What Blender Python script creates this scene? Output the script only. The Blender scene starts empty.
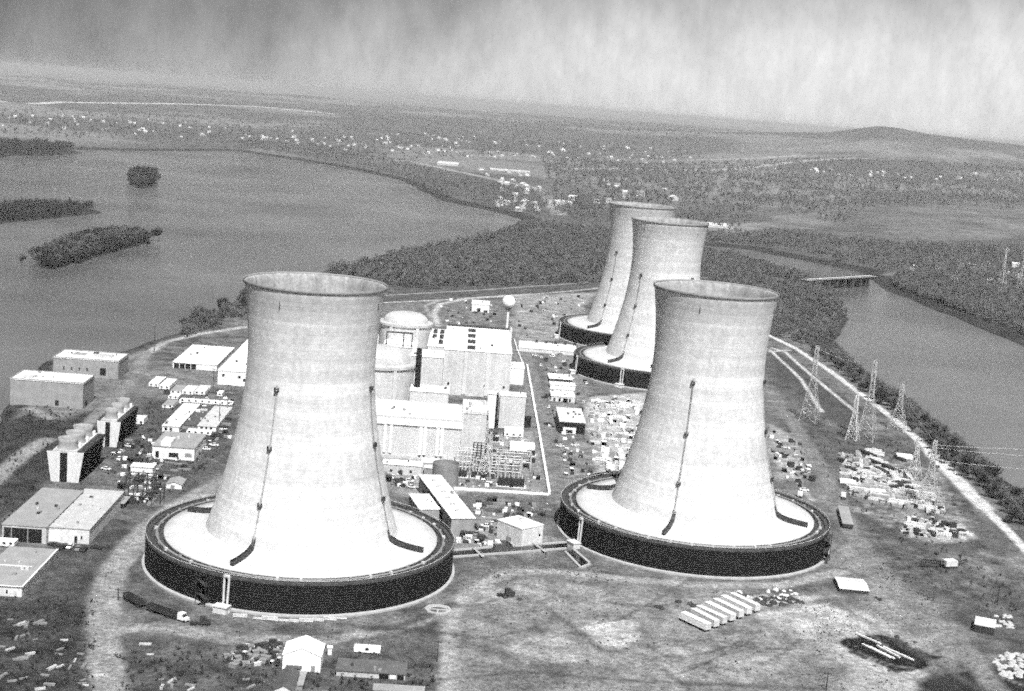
import bpy, math, random
import numpy as np
from mathutils import Vector, Matrix
C = bpy.context.scene.collection
SC = bpy.context.scene
R = math.radians
rng = np.random.default_rng(7)
random.seed(7)

# ------------------------------------------------------------------ camera geometry (survey of the site)
F, CH, PI_, RO = 1436.11, 187.136, 0.1665734, 0.0780753
def G(px, py, z=0.0):
    X2 = px - 512; Y2 = 345.5 - py
    c, s = math.cos(RO), math.sin(RO)
    X = X2 * c - Y2 * s; Y = X2 * s + Y2 * c
    d = Vector((X / F, math.cos(PI_) + math.sin(PI_) * Y / F, -math.sin(PI_) + math.cos(PI_) * Y / F))
    t = (z - CH) / d.z
    return Vector((d.x * t, d.y * t, z))
def PJ(p):
    x, y, z = p[0], p[1], p[2] - CH
    fz = y * math.cos(PI_) - z * math.sin(PI_)
    X = x / fz * F; Y = (y * math.sin(PI_) + z * math.cos(PI_)) / fz * F
    c, s = math.cos(RO), math.sin(RO)
    return 512 + X * c + Y * s, 345.5 - (-X * s + Y * c)
def bis(fn, lo, hi):
    flo = fn(lo)
    for _ in range(50):
        m = (lo + hi) / 2
        fm = fn(m)
        if (fm > 0) == (flo > 0): lo = m
        else: hi = m
    return (lo + hi) / 2
def HT(foot, py):            # height above a ground point that reaches picture row py
    return bis(lambda z: PJ((foot[0], foot[1], z))[1] - py, 0.0, 186)
GRID = 2.0
def fit(x0, yb, x1, ytf, yback, rot=GRID):
    a = G(x0, yb); r = R(rot)
    u = Vector((math.cos(r), math.sin(r), 0)); n = Vector((-math.sin(r), math.cos(r), 0))
    w = bis(lambda t: PJ(a + u * t)[0] - x1, 0.2, 300)
    h = bis(lambda z: PJ((a.x, a.y, z))[1] - ytf, 0.3, 120)
    d = bis(lambda t: PJ(a + n * t + Vector((0, 0, h)))[1] - yback, 0.5, 400)
    c = a + u * (w / 2) + n * (d / 2)
    return c, r, w, d, h

# ------------------------------------------------------------------ materials (a monochrome place)
MATS = {}
def mat(name, val, var=.22, scale=.25, rough=.85, bump=0.0, streak=0.0, fine=.18, spec=.3):
    if name in MATS: return MATS[name]
    m = bpy.data.materials.new(name); m.use_nodes = True
    nt = m.node_tree; N = nt.nodes; L = nt.links
    b = N['Principled BSDF']; b.inputs['Roughness'].default_value = rough
    b.inputs['Specular IOR Level'].default_value = spec
    tc = N.new('ShaderNodeTexCoord')
    n1 = N.new('ShaderNodeTexNoise'); n1.inputs['Scale'].default_value = scale; n1.inputs['Detail'].default_value = 6; n1.inputs['Roughness'].default_value = .62
    n2 = N.new('ShaderNodeTexNoise'); n2.inputs['Scale'].default_value = scale * 9; n2.inputs['Detail'].default_value = 3
    L.new(tc.outputs['Object'], n1.inputs['Vector']); L.new(tc.outputs['Object'], n2.inputs['Vector'])
    def mr(src, lo, hi, a=.28, c=.72):
        q = N.new('ShaderNodeMapRange'); q.inputs['From Min'].default_value = a; q.inputs['From Max'].default_value = c
        q.inputs['To Min'].default_value = lo; q.inputs['To Max'].default_value = hi
        L.new(src, q.inputs['Value']); return q.outputs['Result']
    def mul(p, q):
        k = N.new('ShaderNodeMath'); k.operation = 'MULTIPLY'
        L.new(p, k.inputs[0])
        if isinstance(q, float): k.inputs[1].default_value = q
        else: L.new(q, k.inputs[1])
        return k.outputs[0]
    v = mul(mr(n1.outputs['Fac'], 1 - var, 1 + var), mr(n2.outputs['Fac'], 1 - fine, 1 + fine))
    if streak:
        mp = N.new('ShaderNodeMapping'); mp.inputs['Scale'].default_value = (.5, .5, .03)
        L.new(tc.outputs['Object'], mp.inputs['Vector'])
        n3 = N.new('ShaderNodeTexNoise'); n3.inputs['Scale'].default_value = 1.0; n3.inputs['Detail'].default_value = 4
        L.new(mp.outputs['Vector'], n3.inputs['Vector'])
        v = mul(v, mr(n3.outputs['Fac'], 1 - streak, 1 + streak * .6))
    v = mul(v, float(val))
    L.new(v, b.inputs['Base Color'])
    if bump:
        bp = N.new('ShaderNodeBump'); bp.inputs['Strength'].default_value = bump; bp.inputs['Distance'].default_value = .3
        L.new(n2.outputs['Fac'], bp.inputs['Height']); L.new(bp.outputs['Normal'], b.inputs['Normal'])
    MATS[name] = m
    return m
M_white = mat('white paint', .72, .08, .15, .7, streak=.06)
M_roofw = mat('white roofing', .72, .1, .12, .8)
M_wallg = mat('pale concrete panel', .52, .14, .12, .9, streak=.12)
M_conc = mat('concrete', .45, .18, .15, .9, streak=.12)
M_conc_hi = mat('light concrete', .58, .12, .12, .9, streak=.1)
M_roofg = mat('grey gravel roof', .27, .16, .2, .95, fine=.25)
M_roofd = mat('dark tarred roof', .075, .25, .2, .8)
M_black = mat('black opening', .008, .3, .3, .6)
M_dark = mat('dark steel', .035, .35, .4, .6)
M_grey = mat('grey steel', .22, .25, .4, .6)
M_galv = mat('galvanised steel', .5, .2, .4, .5)
M_louver = mat('black louvre boards', .005, .5, .5, .75, fine=.4)
M_deck = mat('wet dark deck', .05, .5, .35, .7, fine=.5)
M_curb = mat('basin kerb concrete', .36, .15, .3, .9)
M_canopy = mat('white canopy roofing', .50, .14, .15, .85, fine=.14)
M_wood = mat('weathered timber', .3, .35, .5, .9)
M_rock = mat('pale rock', .42, .35, .6, .95)
M_glass = mat('dark window glass', .02, .2, .3, .15, spec=.5)
M_trunk = mat('bark', .06, .3, .6, .95)
M_twig = mat('bare grey twigs', .11, .65, .10, .95)
M_ever = mat('dark scrub', .03, .35, .12, .95)
M_brick = mat('grey block wall', .27, .2, .25, .95, streak=.1, fine=.3)
M_tarp = mat('pale tarpaulin', .55, .25, .5, .8)
M_pyl = mat('bright galvanised steel', .38, .15, .4, .5)
M_rub = mat('black rubber', .02, .2, 1, .8)

def mat_shell():
    m = mat('cooling tower concrete', .58, .07, .06, .92, streak=.10, fine=.14)
    nt = m.node_tree; N = nt.nodes; L = nt.links
    b = N['Principled BSDF']; src = b.inputs['Base Color'].links[0].from_socket
    tc = N.new('ShaderNodeTexCoord'); sp = N.new('ShaderNodeSeparateXYZ'); L.new(tc.outputs['Object'], sp.inputs[0])
    # pour lifts: each ring of formwork has its own tone
    def math_(op, a, v):
        k = N.new('ShaderNodeMath'); k.operation = op; L.new(a, k.inputs[0])
        if v is not None: k.inputs[1].default_value = v
        return k.outputs[0]
    q = math_('FLOOR', math_('DIVIDE', sp.outputs['Z'], 1.53), None)
    wn = N.new('ShaderNodeTexWhiteNoise'); wn.noise_dimensions = '1D'; L.new(q, wn.inputs['W'])
    mr = N.new('ShaderNodeMapRange'); mr.inputs['To Min'].default_value = .92; mr.inputs['To Max'].default_value = 1.06; L.new(wn.outputs['Value'], mr.inputs['Value'])
    fr = math_('FRACT', math_('DIVIDE', sp.outputs['Z'], 1.53), None)
    ln = N.new('ShaderNodeMapRange'); ln.inputs['From Min'].default_value = 0; ln.inputs['From Max'].default_value = .14
    ln.inputs['To Min'].default_value = .80; ln.inputs['To Max'].default_value = 1; L.new(fr, ln.inputs['Value'])
    # broad horizontal weather bands
    mp = N.new('ShaderNodeMapping'); mp.inputs['Scale'].default_value = (.012, .012, .16); L.new(tc.outputs['Object'], mp.inputs['Vector'])
    nz = N.new('ShaderNodeTexNoise'); nz.inputs['Scale'].default_value = 1; nz.inputs['Detail'].default_value = 5; L.new(mp.outputs['Vector'], nz.inputs['Vector'])
    m3 = N.new('ShaderNodeMapRange'); m3.inputs['From Min'].default_value = .3; m3.inputs['From Max'].default_value = .7
    m3.inputs['To Min'].default_value = .80; m3.inputs['To Max'].default_value = 1.10; L.new(nz.outputs['Fac'], m3.inputs['Value'])
    # gradually darker from the throat up to the lip
    rim = N.new('ShaderNodeMapRange'); rim.inputs['From Min'].default_value = 84; rim.inputs['From Max'].default_value = 113
    rim.inputs['To Min'].default_value = 1; rim.inputs['To Max'].default_value = .78; L.new(sp.outputs['Z'], rim.inputs['Value'])
    v = src
    for o in (mr, ln, m3, rim):
        k = N.new('ShaderNodeMath'); k.operation = 'MULTIPLY'; L.new(v, k.inputs[0]); L.new(o.outputs['Result'], k.inputs[1]); v = k.outputs[0]
    L.new(v, b.inputs['Base Color'])
    return m
M_shell = mat_shell()
M_inner = mat('damp shade-darkened tower lining', .30, .25, .08, .9, streak=.35, fine=.25)  # damp concrete, its colour also darkened in place of shade inside the towers

# ------------------------------------------------------------------ mesh builder
class MB:
    def __init__(s): s.v = []; s.f = []
    def add(s, vs, fs):
        o = len(s.v); s.v += [tuple(v) for v in vs]; s.f += [tuple(i + o for i in f) for f in fs]; return s
    def box(s, x0, x1, y0, y1, z0, z1, tr=None):
        vs = [Vector(p) for p in ((x0,y0,z0),(x1,y0,z0),(x1,y1,z0),(x0,y1,z0),(x0,y0,z1),(x1,y0,z1),(x1,y1,z1),(x0,y1,z1))]
        if tr is not None: vs = [tr @ v for v in vs]
        return s.add(vs, [(3,2,1,0),(4,5,6,7),(0,1,5,4),(1,2,6,5),(2,3,7,6),(3,0,4,7)])
    def prism(s, poly, z0, z1):
        n = len(poly)
        vs = [(p[0],p[1],z0) for p in poly] + [(p[0],p[1],z1) for p in poly]
        return s.add(vs, [tuple(range(n-1,-1,-1)), tuple(range(n,2*n))] + [(i,(i+1)%n,(i+1)%n+n,i+n) for i in range(n)])
    def bar(s, a, b, r, n=5, r2=None):
        a = Vector(a); b = Vector(b); d = (b - a)
        if d.length < 1e-6: return s
        d.normalize(); up = Vector((0,0,1)) if abs(d.z) < .95 else Vector((1,0,0))
        x = d.cross(up).normalized(); y = d.cross(x); r2 = r if r2 is None else r2
        vs = [a + (x*math.cos(t)+y*math.sin(t))*r for t in [2*math.pi*i/n for i in range(n)]] + [b + (x*math.cos(t)+y*math.sin(t))*r2 for t in [2*math.pi*i/n for i in range(n)]]
        return s.add(vs, [(i,(i+1)%n,(i+1)%n+n,i+n) for i in range(n)] + [tuple(range(n-1,-1,-1)), tuple(range(n,2*n))])
    def rev(s, prof, n=48, a0=0., a1=2*math.pi, cx=0, cy=0):
        full = abs(a1 - a0 - 2*math.pi) < 1e-6; m = n if full else n + 1
        vs = [(cx + r*math.cos(a0+(a1-a0)*i/n), cy + r*math.sin(a0+(a1-a0)*i/n), z) for r, z in prof for i in range(m)]
        fs = []
        for k in range(len(prof)-1):
            for i in range(n):
                j = (i+1) % m
                fs.append((k*m+i, k*m+j, (k+1)*m+j, (k+1)*m+i))
        return s.add(vs, fs)
    def build(s, name, m, parent=None, loc=None, smooth=False):
        me = bpy.data.meshes.new(name); me.from_pydata(s.v, [], s.f); me.update()
        if smooth:
            me.polygons.foreach_set('use_smooth', [True]*len(me.polygons))
        me.materials.append(m)
        o = bpy.data.objects.new(name, me); C.objects.link(o)
        if parent is not None: o.parent = parent
        if loc is not None: o.location = loc
        return o
def thing(name, label, cat, loc=(0,0,0), rot=0., group=None):
    o = bpy.data.objects.new(name, None); C.objects.link(o); o.empty_display_size = .1
    o.location = loc; o.rotation_euler = (0,0,rot); o['label'] = label; o['category'] = cat
    if group: o['group'] = group
    return o
def tag(o, label, cat, group=None):
    o['label'] = label; o['category'] = cat
    if group: o['group'] = group
    return o
def dup(root, loc=None, rot=None, scale=None, label=None, group=None):
    r = root.copy(); C.objects.link(r)
    if loc is not None: r.location = loc
    if rot is not None: r.rotation_euler = (0,0,rot)
    if scale is not None: r.scale = scale if hasattr(scale,'__len__') else (scale,)*3
    if label: r['label'] = label
    if group: r['group'] = group
    for ch in list(root.children):
        c = ch.copy(); C.objects.link(c); c.parent = r
        for g in list(ch.children):
            d = g.copy(); C.objects.link(d); d.parent = c
    return r
def struct(o): o['kind'] = 'structure'; return o

# ------------------------------------------------------------------ noise and distance fields for the ground survey
def vnoise(x, y, s, seed):
    r = np.random.default_rng(seed); T = r.random((256,256))
    u = x / s; v = y / s; i = np.floor(u).astype(int); j = np.floor(v).astype(int); fu = u - i; fv = v - j
    fu = fu*fu*(3-2*fu); fv = fv*fv*(3-2*fv)
    a = T[i % 256, j % 256]; b = T[(i+1) % 256, j % 256]; c = T[i % 256, (j+1) % 256]; d = T[(i+1) % 256, (j+1) % 256]
    return (a*(1-fu)+b*fu)*(1-fv)+(c*(1-fu)+d*fu)*fv
def fbm(x, y, s, seed, n=4):
    t = 0; a = 1; w = 0
    for k in range(n):
        t = t + a*vnoise(x + 37*k, y - 91*k, s/2**k, seed+k); w += a; a *= .55
    return t / w
def seg_dist(x, y, pts, closed):
    d = np.full(x.shape, 1e9); n = len(pts)
    for i in range(n if closed else n-1):
        ax, ay = pts[i][0], pts[i][1]; bx, by = pts[(i+1)%n][0], pts[(i+1)%n][1]
        vx, vy = bx-ax, by-ay; t = np.clip(((x-ax)*vx+(y-ay)*vy)/(vx*vx+vy*vy+1e-9),0,1)
        d = np.minimum(d, np.hypot(x-ax-t*vx, y-ay-t*vy))
    return d
def inside(x, y, pts):
    r = np.zeros(x.shape, bool); n = len(pts); j = n-1
    for i in range(n):
        xi, yi = pts[i][0], pts[i][1]; xj, yj = pts[j][0], pts[j][1]
        r ^= ((yi > y) != (yj > y)) & (x < (xj-xi)*(y-yi)/(yj-yi+1e-12)+xi); j = i
    return r
def sdf(x, y, pts): return np.where(inside(x,y,pts), -1, 1) * seg_dist(x,y,pts,True)
def P(l, z=0): return [G(a,b,z)[:2] for a,b in l]

WZ = -3.0
W_LEFT = [(-3600,3500)] + [tuple(q) for q in P([(0,158),(60,149),(150,151),(235,151),(330,165),(400,180),(440,200),(500,213),(520,219),(500,233),(455,243),(400,251),(330,270),(240,304),(180,333),(120,354),(45,364),(10,400)], WZ)] + [(-262,716),(-268,600),(-280,450),(-290,100),(-3600,100)]
W_RIGHT = [tuple(q) for q in P([(700,254),(740,262),(800,276),(838,300),(848,320),(832,346),(865,378),(910,405),(946,437),(1024,495)], WZ)] + [(300,640),(305,100),(620,100),(560,900)] + [tuple(q) for q in P([(1060,362),(1024,347),(940,312),(882,288),(860,272),(805,261),(745,249),(705,246)], WZ)]
ISL1 = P([(38,268),(42,255),(70,240),(110,232),(150,237),(150,243),(100,256),(55,270)], WZ)
ISL2 = P([(-60,212),(0,208),(40,206),(85,208),(102,213),(60,218),(0,224),(-60,228)], WZ)
ISL3 = P([(128,186),(130,178),(142,175),(156,179),(157,186),(142,189)], WZ)
ISL4 = P([(-80,148),(0,146),(60,148),(82,153),(40,156),(0,156),(-80,158)], WZ)
def land_sd(x, y):                        # > 0 on land
    w = np.minimum(sdf(x,y,W_LEFT), sdf(x,y,W_RIGHT))
    w = w + (fbm(x,y,40,11,3)-.5)*9
    for isl in (ISL1, ISL2, ISL3, ISL4):
        w = np.maximum(w, -sdf(x,y,isl) + (fbm(x,y,25,12,2)-.5)*8)
    return w
def ss(a, b, v):
    t = np.clip((v-a)/(b-a),0,1); return t*t*(3-2*t)

def grid_mesh(name, X, Y, Z, A, m):
    nr, nc = X.shape
    me = bpy.data.meshes.new(name)
    co = np.stack([X,Y,Z],-1).reshape(-1,3).astype(np.float32)
    idx = np.arange(nr*nc).reshape(nr,nc)
    q = np.stack([idx[:-1,:-1], idx[:-1,1:], idx[1:,1:], idx[1:,:-1]],-1).reshape(-1,4)
    me.vertices.add(len(co)); me.vertices.foreach_set('co', co.ravel())
    me.loops.add(q.size); me.loops.foreach_set('vertex_index', q.ravel().astype(np.int32))
    me.polygons.add(len(q)); me.polygons.foreach_set('loop_start', np.arange(0,q.size,4,dtype=np.int32))
    me.polygons.foreach_set('loop_total', np.full(len(q),4,np.int32))
    me.polygons.foreach_set('use_smooth', np.ones(len(q),bool))
    me.update()
    at = me.attributes.new('albedo','FLOAT','POINT'); at.data.foreach_set('value', A.reshape(-1).astype(np.float32))
    me.materials.append(m)
    o = bpy.data.objects.new(name, me); C.objects.link(o); return struct(o)

def ground_mat(name, scales, amps, bump):
    m = bpy.data.materials.new(name); m.use_nodes = True
    nt = m.node_tree; N = nt.nodes; L = nt.links; b = N['Principled BSDF']
    b.inputs['Roughness'].default_value = .95; b.inputs['Specular IOR Level'].default_value = .15
    at = N.new('ShaderNodeAttribute'); at.attribute_name = 'albedo'
    tc = N.new('ShaderNodeTexCoord'); v = at.outputs['Fac']; last = None
    for s, a in zip(scales, amps):
        n = N.new('ShaderNodeTexNoise'); n.inputs['Scale'].default_value = s; n.inputs['Detail'].default_value = 4; n.inputs['Roughness'].default_value = .7
        L.new(tc.outputs['Object'], n.inputs['Vector'])
        r = N.new('ShaderNodeMapRange'); r.inputs['From Min'].default_value = .27; r.inputs['From Max'].default_value = .73
        r.inputs['To Min'].default_value = 1-a; r.inputs['To Max'].default_value = 1+a; L.new(n.outputs['Fac'], r.inputs['Value'])
        k = N.new('ShaderNodeMath'); k.operation = 'MULTIPLY'; L.new(v,k.inputs[0]); L.new(r.outputs['Result'],k.inputs[1]); v = k.outputs[0]; last = n
    L.new(v, b.inputs['Base Color'])
    bp = N.new('ShaderNodeBump'); bp.inputs['Strength'].default_value = bump; bp.inputs['Distance'].default_value = .5
    L.new(last.outputs['Fac'], bp.inputs['Height']); L.new(bp.outputs['Normal'], b.inputs['Normal'])
    return m

# ---- far terrain: one polar sheet out to the horizon
def hill_z(x, y):
    r = np.hypot(x,y); az = np.arctan2(x,y)
    z = ss(2600,7000,r)*(fbm(x,y,1500,31,4)-.35)*70 + ss(1400,3000,r)*(fbm(x,y,420,33,3)-.4)*14
    xs = np.array([-1.2,-.5,-.2,0.05,.115,.17,.2,.213,.225,.236,.247,.257,.27,.295,.335,.6,1.2]); hs = np.array([60,55,60,70,98,135,158,182,208,226,222,212,199,186,170,135,90.])
    ridge = np.interp(az, xs, hs)*(.95+.1*fbm(x,y,700,41,4))
    z = np.maximum(z, ridge*np.exp(-((r-9200)/1500)**2))
    z = np.maximum(z, ss(.05,.2,az)*(45+40*fbm(x,y,1200,44,3))*np.exp(-((r-6300)/900)**2))
    z = z + np.interp(az,[-1.2,-.1,.1,1.2],[70,60,90,90.])*np.exp(-((r-15000)/3000)**2)*(.5+fbm(x,y,3000,47,3))
    return np.maximum(z,0)
na, nr = 620, 760
az = np.linspace(R(-60),R(60),na); rad = 200*np.exp(np.linspace(0,math.log(70000/200),nr))
AZ, RD = np.meshgrid(az, rad)
tx, ty = RD*np.sin(AZ), RD*np.cos(AZ)
near = RD < 9000
sd = np.full(tx.shape, 400.); sd[near] = land_sd(tx[near], ty[near])
tz = ss(-6,7,sd)*6.0-6.0 + ss(20,300,sd)*hill_z(tx,ty)
PX0, PX1, PY0, PY1 = -345, 345, 250, 1570
inp = (tx>PX0+8)&(tx<PX1-8)&(ty>PY0+8)&(ty<PY1-8)
# strips that the fine site sheet covers lie well under the river bed
tz = np.where(inp, -12, tz)
alb = .075 + .05*fbm(tx,ty,160,51,4) + .10*ss(.50,.66,fbm(tx,ty,700,55,3))*ss(2300,4000,RD)
fields = [([(868,222),(900,208),(960,204),(1030,208),(1040,232),(980,241),(900,243)],.135),([(760,226),(775,212),(832,214),(838,226),(800,231)],.15),
          ([(690,235),(700,222),(760,224),(758,240)],.22),([(905,262),(1030,250),(1040,282),(960,286)],.1),([(560,150),(680,153),(690,160),(600,160)],.12),([(520,120),(640,128),(640,136),(520,130)],.2),
          ([(410,207),(470,212),(540,232),(520,222)],.2),([(880,280),(930,262),(1000,268),(910,284)],.1),([(230,150),(262,147),(400,176),(384,180)],.16)]
for pl, val in fields:
    s_ = sdf(tx[near],ty[near],P(pl)); k = ss(25,-25,s_ + (fbm(tx[near],ty[near],120,57,3)-.5)*90)
    t_ = alb[near]; alb[near] = t_*(1-k)+k*val*(.45+1.1*fbm(tx[near],ty[near],110,58,4))
for isl in (ISL1,ISL2,ISL3,ISL4):
    k = ss(6,-6,sdf(tx[near],ty[near],isl)-12); alb[near] = alb[near]*(1-k)+k*.022
alb = np.where(np.abs(sd)<34, .03, alb*.85)
roads = [([(-20,106),(60,106),(170,111),(260,116),(330,122)],30,.5),([(560,170),(700,172),(860,176),(1030,184)],22,.32),([(886,275),(925,268),(1030,266)],6,.14),([(250,146),(420,165),(540,190),(560,215)],12,.3),([(690,165),(760,170),(800,172)],25,.35)]
for pl, w, val in roads:
    s_ = seg_dist(tx[near],ty[near],P(pl),False); k = ss(w*1.3,w*.5,s_); t_ = alb[near]; alb[near] = t_*(1-k)+k*val
grid_mesh('ground_plain', tx, ty, tz, alb, ground_mat('countryside ground', (.02,.07,.3), (.4,.4,.3), .3))

# ---- site sheet, 1.5 m survey grid
gx, gy = np.meshgrid(np.arange(PX0,PX1+.1,1.5), np.arange(PY0,PY1+.1,1.6))
gsd = land_sd(gx, gy)
gz = ss(-6,6,gsd)*5.0-5.0 + (fbm(gx,gy,14,61,3)-.5)*.35
ga = .17 + .2*(fbm(gx,gy,34,62,5)-.5) + .22*(fbm(gx,gy,8,63,4)-.5)
wooded = ss(1330,1420,gy)
def paint(k, val, tex=.35, seed=70, s=6):
    global ga
    t = val*(1+1.5*tex*(fbm(gx,gy,s,seed,4)-.5)+.6*tex*(fbm(gx,gy,3.2,seed+5,2)-.5)); ga = ga*(1-k)+k*t
def poly(pl, val, soft=4, tex=.5, rag=6, seed=71, s=8, amt=1.):
    s_ = sdf(gx,gy,P(pl)) + (fbm(gx,gy,14,seed,4)-.5)*2*rag
    paint(ss(soft,-soft,s_)*amt, val, tex, seed, s)
def road(pl, w, val, soft=1.6, tex=.4, seed=90, amt=1., rag=2.4):
    s_ = seg_dist(gx,gy,P(pl),False) + (fbm(gx,gy,10,seed,3)-.5)*rag
    paint(ss(w/2+soft,w/2-soft,s_)*amt, val, tex, seed, 5)
paint(wooded,.085,.6)
# rough ground
poly([(-60,395),(20,402),(60,420),(110,402),(100,440),(60,470),(40,500),(-40,540)],.05,6,.9,8,72)
poly([(0,596),(75,585),(96,600),(100,640),(98,700),(-30,700),(-30,600)],.06,4,1.2,9,73,7)
poly([(115,648),(140,630),(160,640),(150,680),(118,691)],.05,3,1.2,6,74)
poly([(330,665),(420,664),(436,691),(330,700)],.08,3,1,4,75)
poly([(150,655),(290,662),(300,700),(120,700)],.10,4,1,6,75)
poly([(110,440),(150,400),(215,400),(240,430),(225,470),(190,500),(120,480)],.10,5,.8,8,76)
poly([(455,600),(560,575),(700,590),(830,600),(850,640),(800,700),(440,700)],.27,10,.7,12,77)
poly([(470,640),(520,615),(580,640),(600,690),(470,690)],.2,8,.8,12,78)
poly([(583,628),(600,617),(640,622),(644,636),(618,647),(598,644)],.56,2.0,.35,4,79)
poly([(560,606),(620,598),(645,615),(600,620)],.28,5,.35,6,79)
poly([(690,598),(760,594),(830,600),(900,622),(960,655),(950,700),(850,700),(845,665),(800,632),(740,612)],.46,6,.7,9,80)
poly([(880,590),(960,560),(1040,600),(1060,650),(980,640),(920,615)],.10,8,.8,9,81)
poly([(870,545),(930,548),(1000,570),(1030,610),(960,580),(890,565)],.09,5,.8,7,82)
poly([(830,545),(870,540),(930,600),(980,650),(1010,700),(950,700),(880,610),(840,570)],.28,8,.6,6,83)
poly([(772,347),(868,413),(845,430),(775,385)],.085,4,.4,4,84)
poly([(780,380),(840,430),(920,440),(1010,545),(960,560),(870,540),(820,470)],.12,7,.8,8,85)
poly([(838,458),(905,455),(940,475),(975,535),(930,545),(850,510)],.24,5,1.5,6,86,4)
poly([(900,518),(960,522),(975,538),(950,543),(905,538)],.42,2.5,1.,4,86,3)
poly([(770,425),(800,440),(805,475),(780,480),(765,450)],.4,4,.5,5,87)
poly([(585,398),(645,393),(655,430),(620,482),(598,474),(588,440)],.5,3,.5,3,88,3)
poly([(512,296),(600,292),(575,318),(560,340),(515,345)],.34,6,.7,6,89,8)
poly([(545,345),(585,350),(588,400),(560,440),(550,410)],.24,5,.5,5,89)
poly([(555,445),(590,440),(600,480),(556,490)],.25,4,.7,4,89)
poly([(375,300),(500,300),(500,330),(375,340)],.2,6,.9,6,91,6)
poly([(375,288),(600,278),(600,290),(375,303)],.11,4,.8,4,91,6)
poly([(370,440),(550,430),(550,492),(400,496)],.36,5,.5,5,92,4)
poly([(440,470),(530,450),(545,488),(470,488)],.26,4,.5,3,92,4)
poly([(470,494),(560,500),(556,520),(480,520)],.16,4,1.,5,93,5)
poly([(440,520),(500,515),(560,540),(550,553),(440,552)],.3,3,.5,3,94,4)
poly([(835,640),(858,637),(884,634),(905,639),(912,648),(931,659),(927,667),(896,672),(874,663),(846,652)],.014,.9,.3,5,95)
poly([(838,643),(846,640),(872,652),(905,655),(930,666),(905,671),(872,660)],.012,1,.3,3.5,101)
poly([(900,659),(925,655),(948,657),(925,661)],.02,1,.3,1.5,102)
poly([(838,655),(860,662),(880,672),(910,676),(935,672),(920,690),(860,690)],.42,3,.5,4,96)
poly([(965,640),(1040,640),(1040,700),(930,700)],.12,6,1.,7,97)
poly([(930,675),(975,670),(1040,668),(1040,700),(915,700)],.03,2,1.,6,97)
poly([(50,548),(112,522),(128,535),(104,575),(96,600),(0,604),(25,595)],.085,5,1.0,7,110)
poly([(120,575),(140,555),(160,585),(200,612),(160,622),(118,612)],.13,4,.9,6,111)
poly([(110,640),(160,632),(230,646),(300,648),(430,640),(440,690),(110,690)],.10,5,1.1,8,112)
poly([(380,628),(440,616),(470,634),(440,640)],.09,4,.9,6,113)
poly([(860,545),(1000,560),(1030,640),(960,600),(900,590)],.12,7,1.3,12,114,5)
poly([(955,556),(985,560),(1005,580),(985,580)],.24,5,.7,6,115)
poly([(500,640),(560,632),(585,660),(520,672)],.36,4,.9,9,116,5); poly([(470,588),(540,582),(555,600),(500,606)],.34,4,.9,8,117,5); poly([(640,652),(760,640),(800,672),(680,682)],.33,6,.9,10,118,6)
poly([(770,600),(835,604),(880,625),(820,622)],.55,3,.6,6,119,4)
# roads
road([(110,705),(104,640),(103,600),(113,570),(138,538),(165,515),(200,494),(232,478)],11,.34)
road([(104,632),(160,626),(230,640),(330,640),(415,622),(452,606)],8,.33)
road([(449,700),(450,645),(452,610),(475,588),(510,572),(560,572),(620,579),(700,585),(780,586),(840,572)],7,.38)
road([(560,500),(552,470),(541,420),(530,375),(517,345)],13,.23)
road([(150,352),(165,342),(200,334),(245,327)],6,.5)
road([(128,358),(146,352),(139,368),(135,378),(110,402),(88,425)],8,.26)
road([(140,375),(170,372),(215,384)],8,.25)
road([(46,440),(20,456),(-15,490)],9,.32)
road([(8,418),(30,408),(48,418)],8,.3)
road([(375,303),(440,300),(500,297),(560,292),(610,287)],4,.55)
road([(375,296),(480,290),(610,281)],4,.4)
road([(530,294),(470,298),(440,304),(434,314),(438,326)],5,.55)
road([(432,318),(425,306),(440,300)],4,.4)
road([(1010,705),(965,650),(905,600),(872,560),(850,530),(838,500),(822,470),(800,435),(785,410)],9,.24)
road([(690,620),(830,600),(980,690)],4,.12,amt=.6)
road([(655,666),(672,676),(690,690),(705,700)],1.6,.07,amt=.8)
road([(540,602),(563,620),(590,640),(602,650)],1.5,.07,amt=.8); road([(455,636),(480,646),(500,656)],1.2,.08,amt=.7)
road([(440,680),(520,672),(560,675),(640,682)],2,.06,amt=.6); road([(620,680),(700,684),(840,689)],2,.06,amt=.7)
for q in range(5):
    road([(612+q*30,650-q*6),(640+q*28,660-q*3)],1.2,.07,amt=.7)
# dike road
dk = [(768,335),(795,348),(830,371),(880,408),(905,428),(930,452),(955,478),(985,508),(1005,528),(1040,565)]
road(dk,5,.75,1.0,.2,rag=.4)
road(dk[5:8],9,.7,1.5,.3,rag=1.2)
road([(770,350),(800,378),(822,412)],2.6,.66,.8,.3,rag=.6); road([(772,348),(785,352),(812,376),(857,413)],2.8,.66,.8,.3,rag=.6)
road([(770,352),(790,350)],4,.6,.8)
road([(775,460),(795,478),(812,500)],3,.5,.8)
# banks and river margin read dark and scrubby
bank = ss(16,4,gsd)
paint(bank,.05,.9,99)
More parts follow.
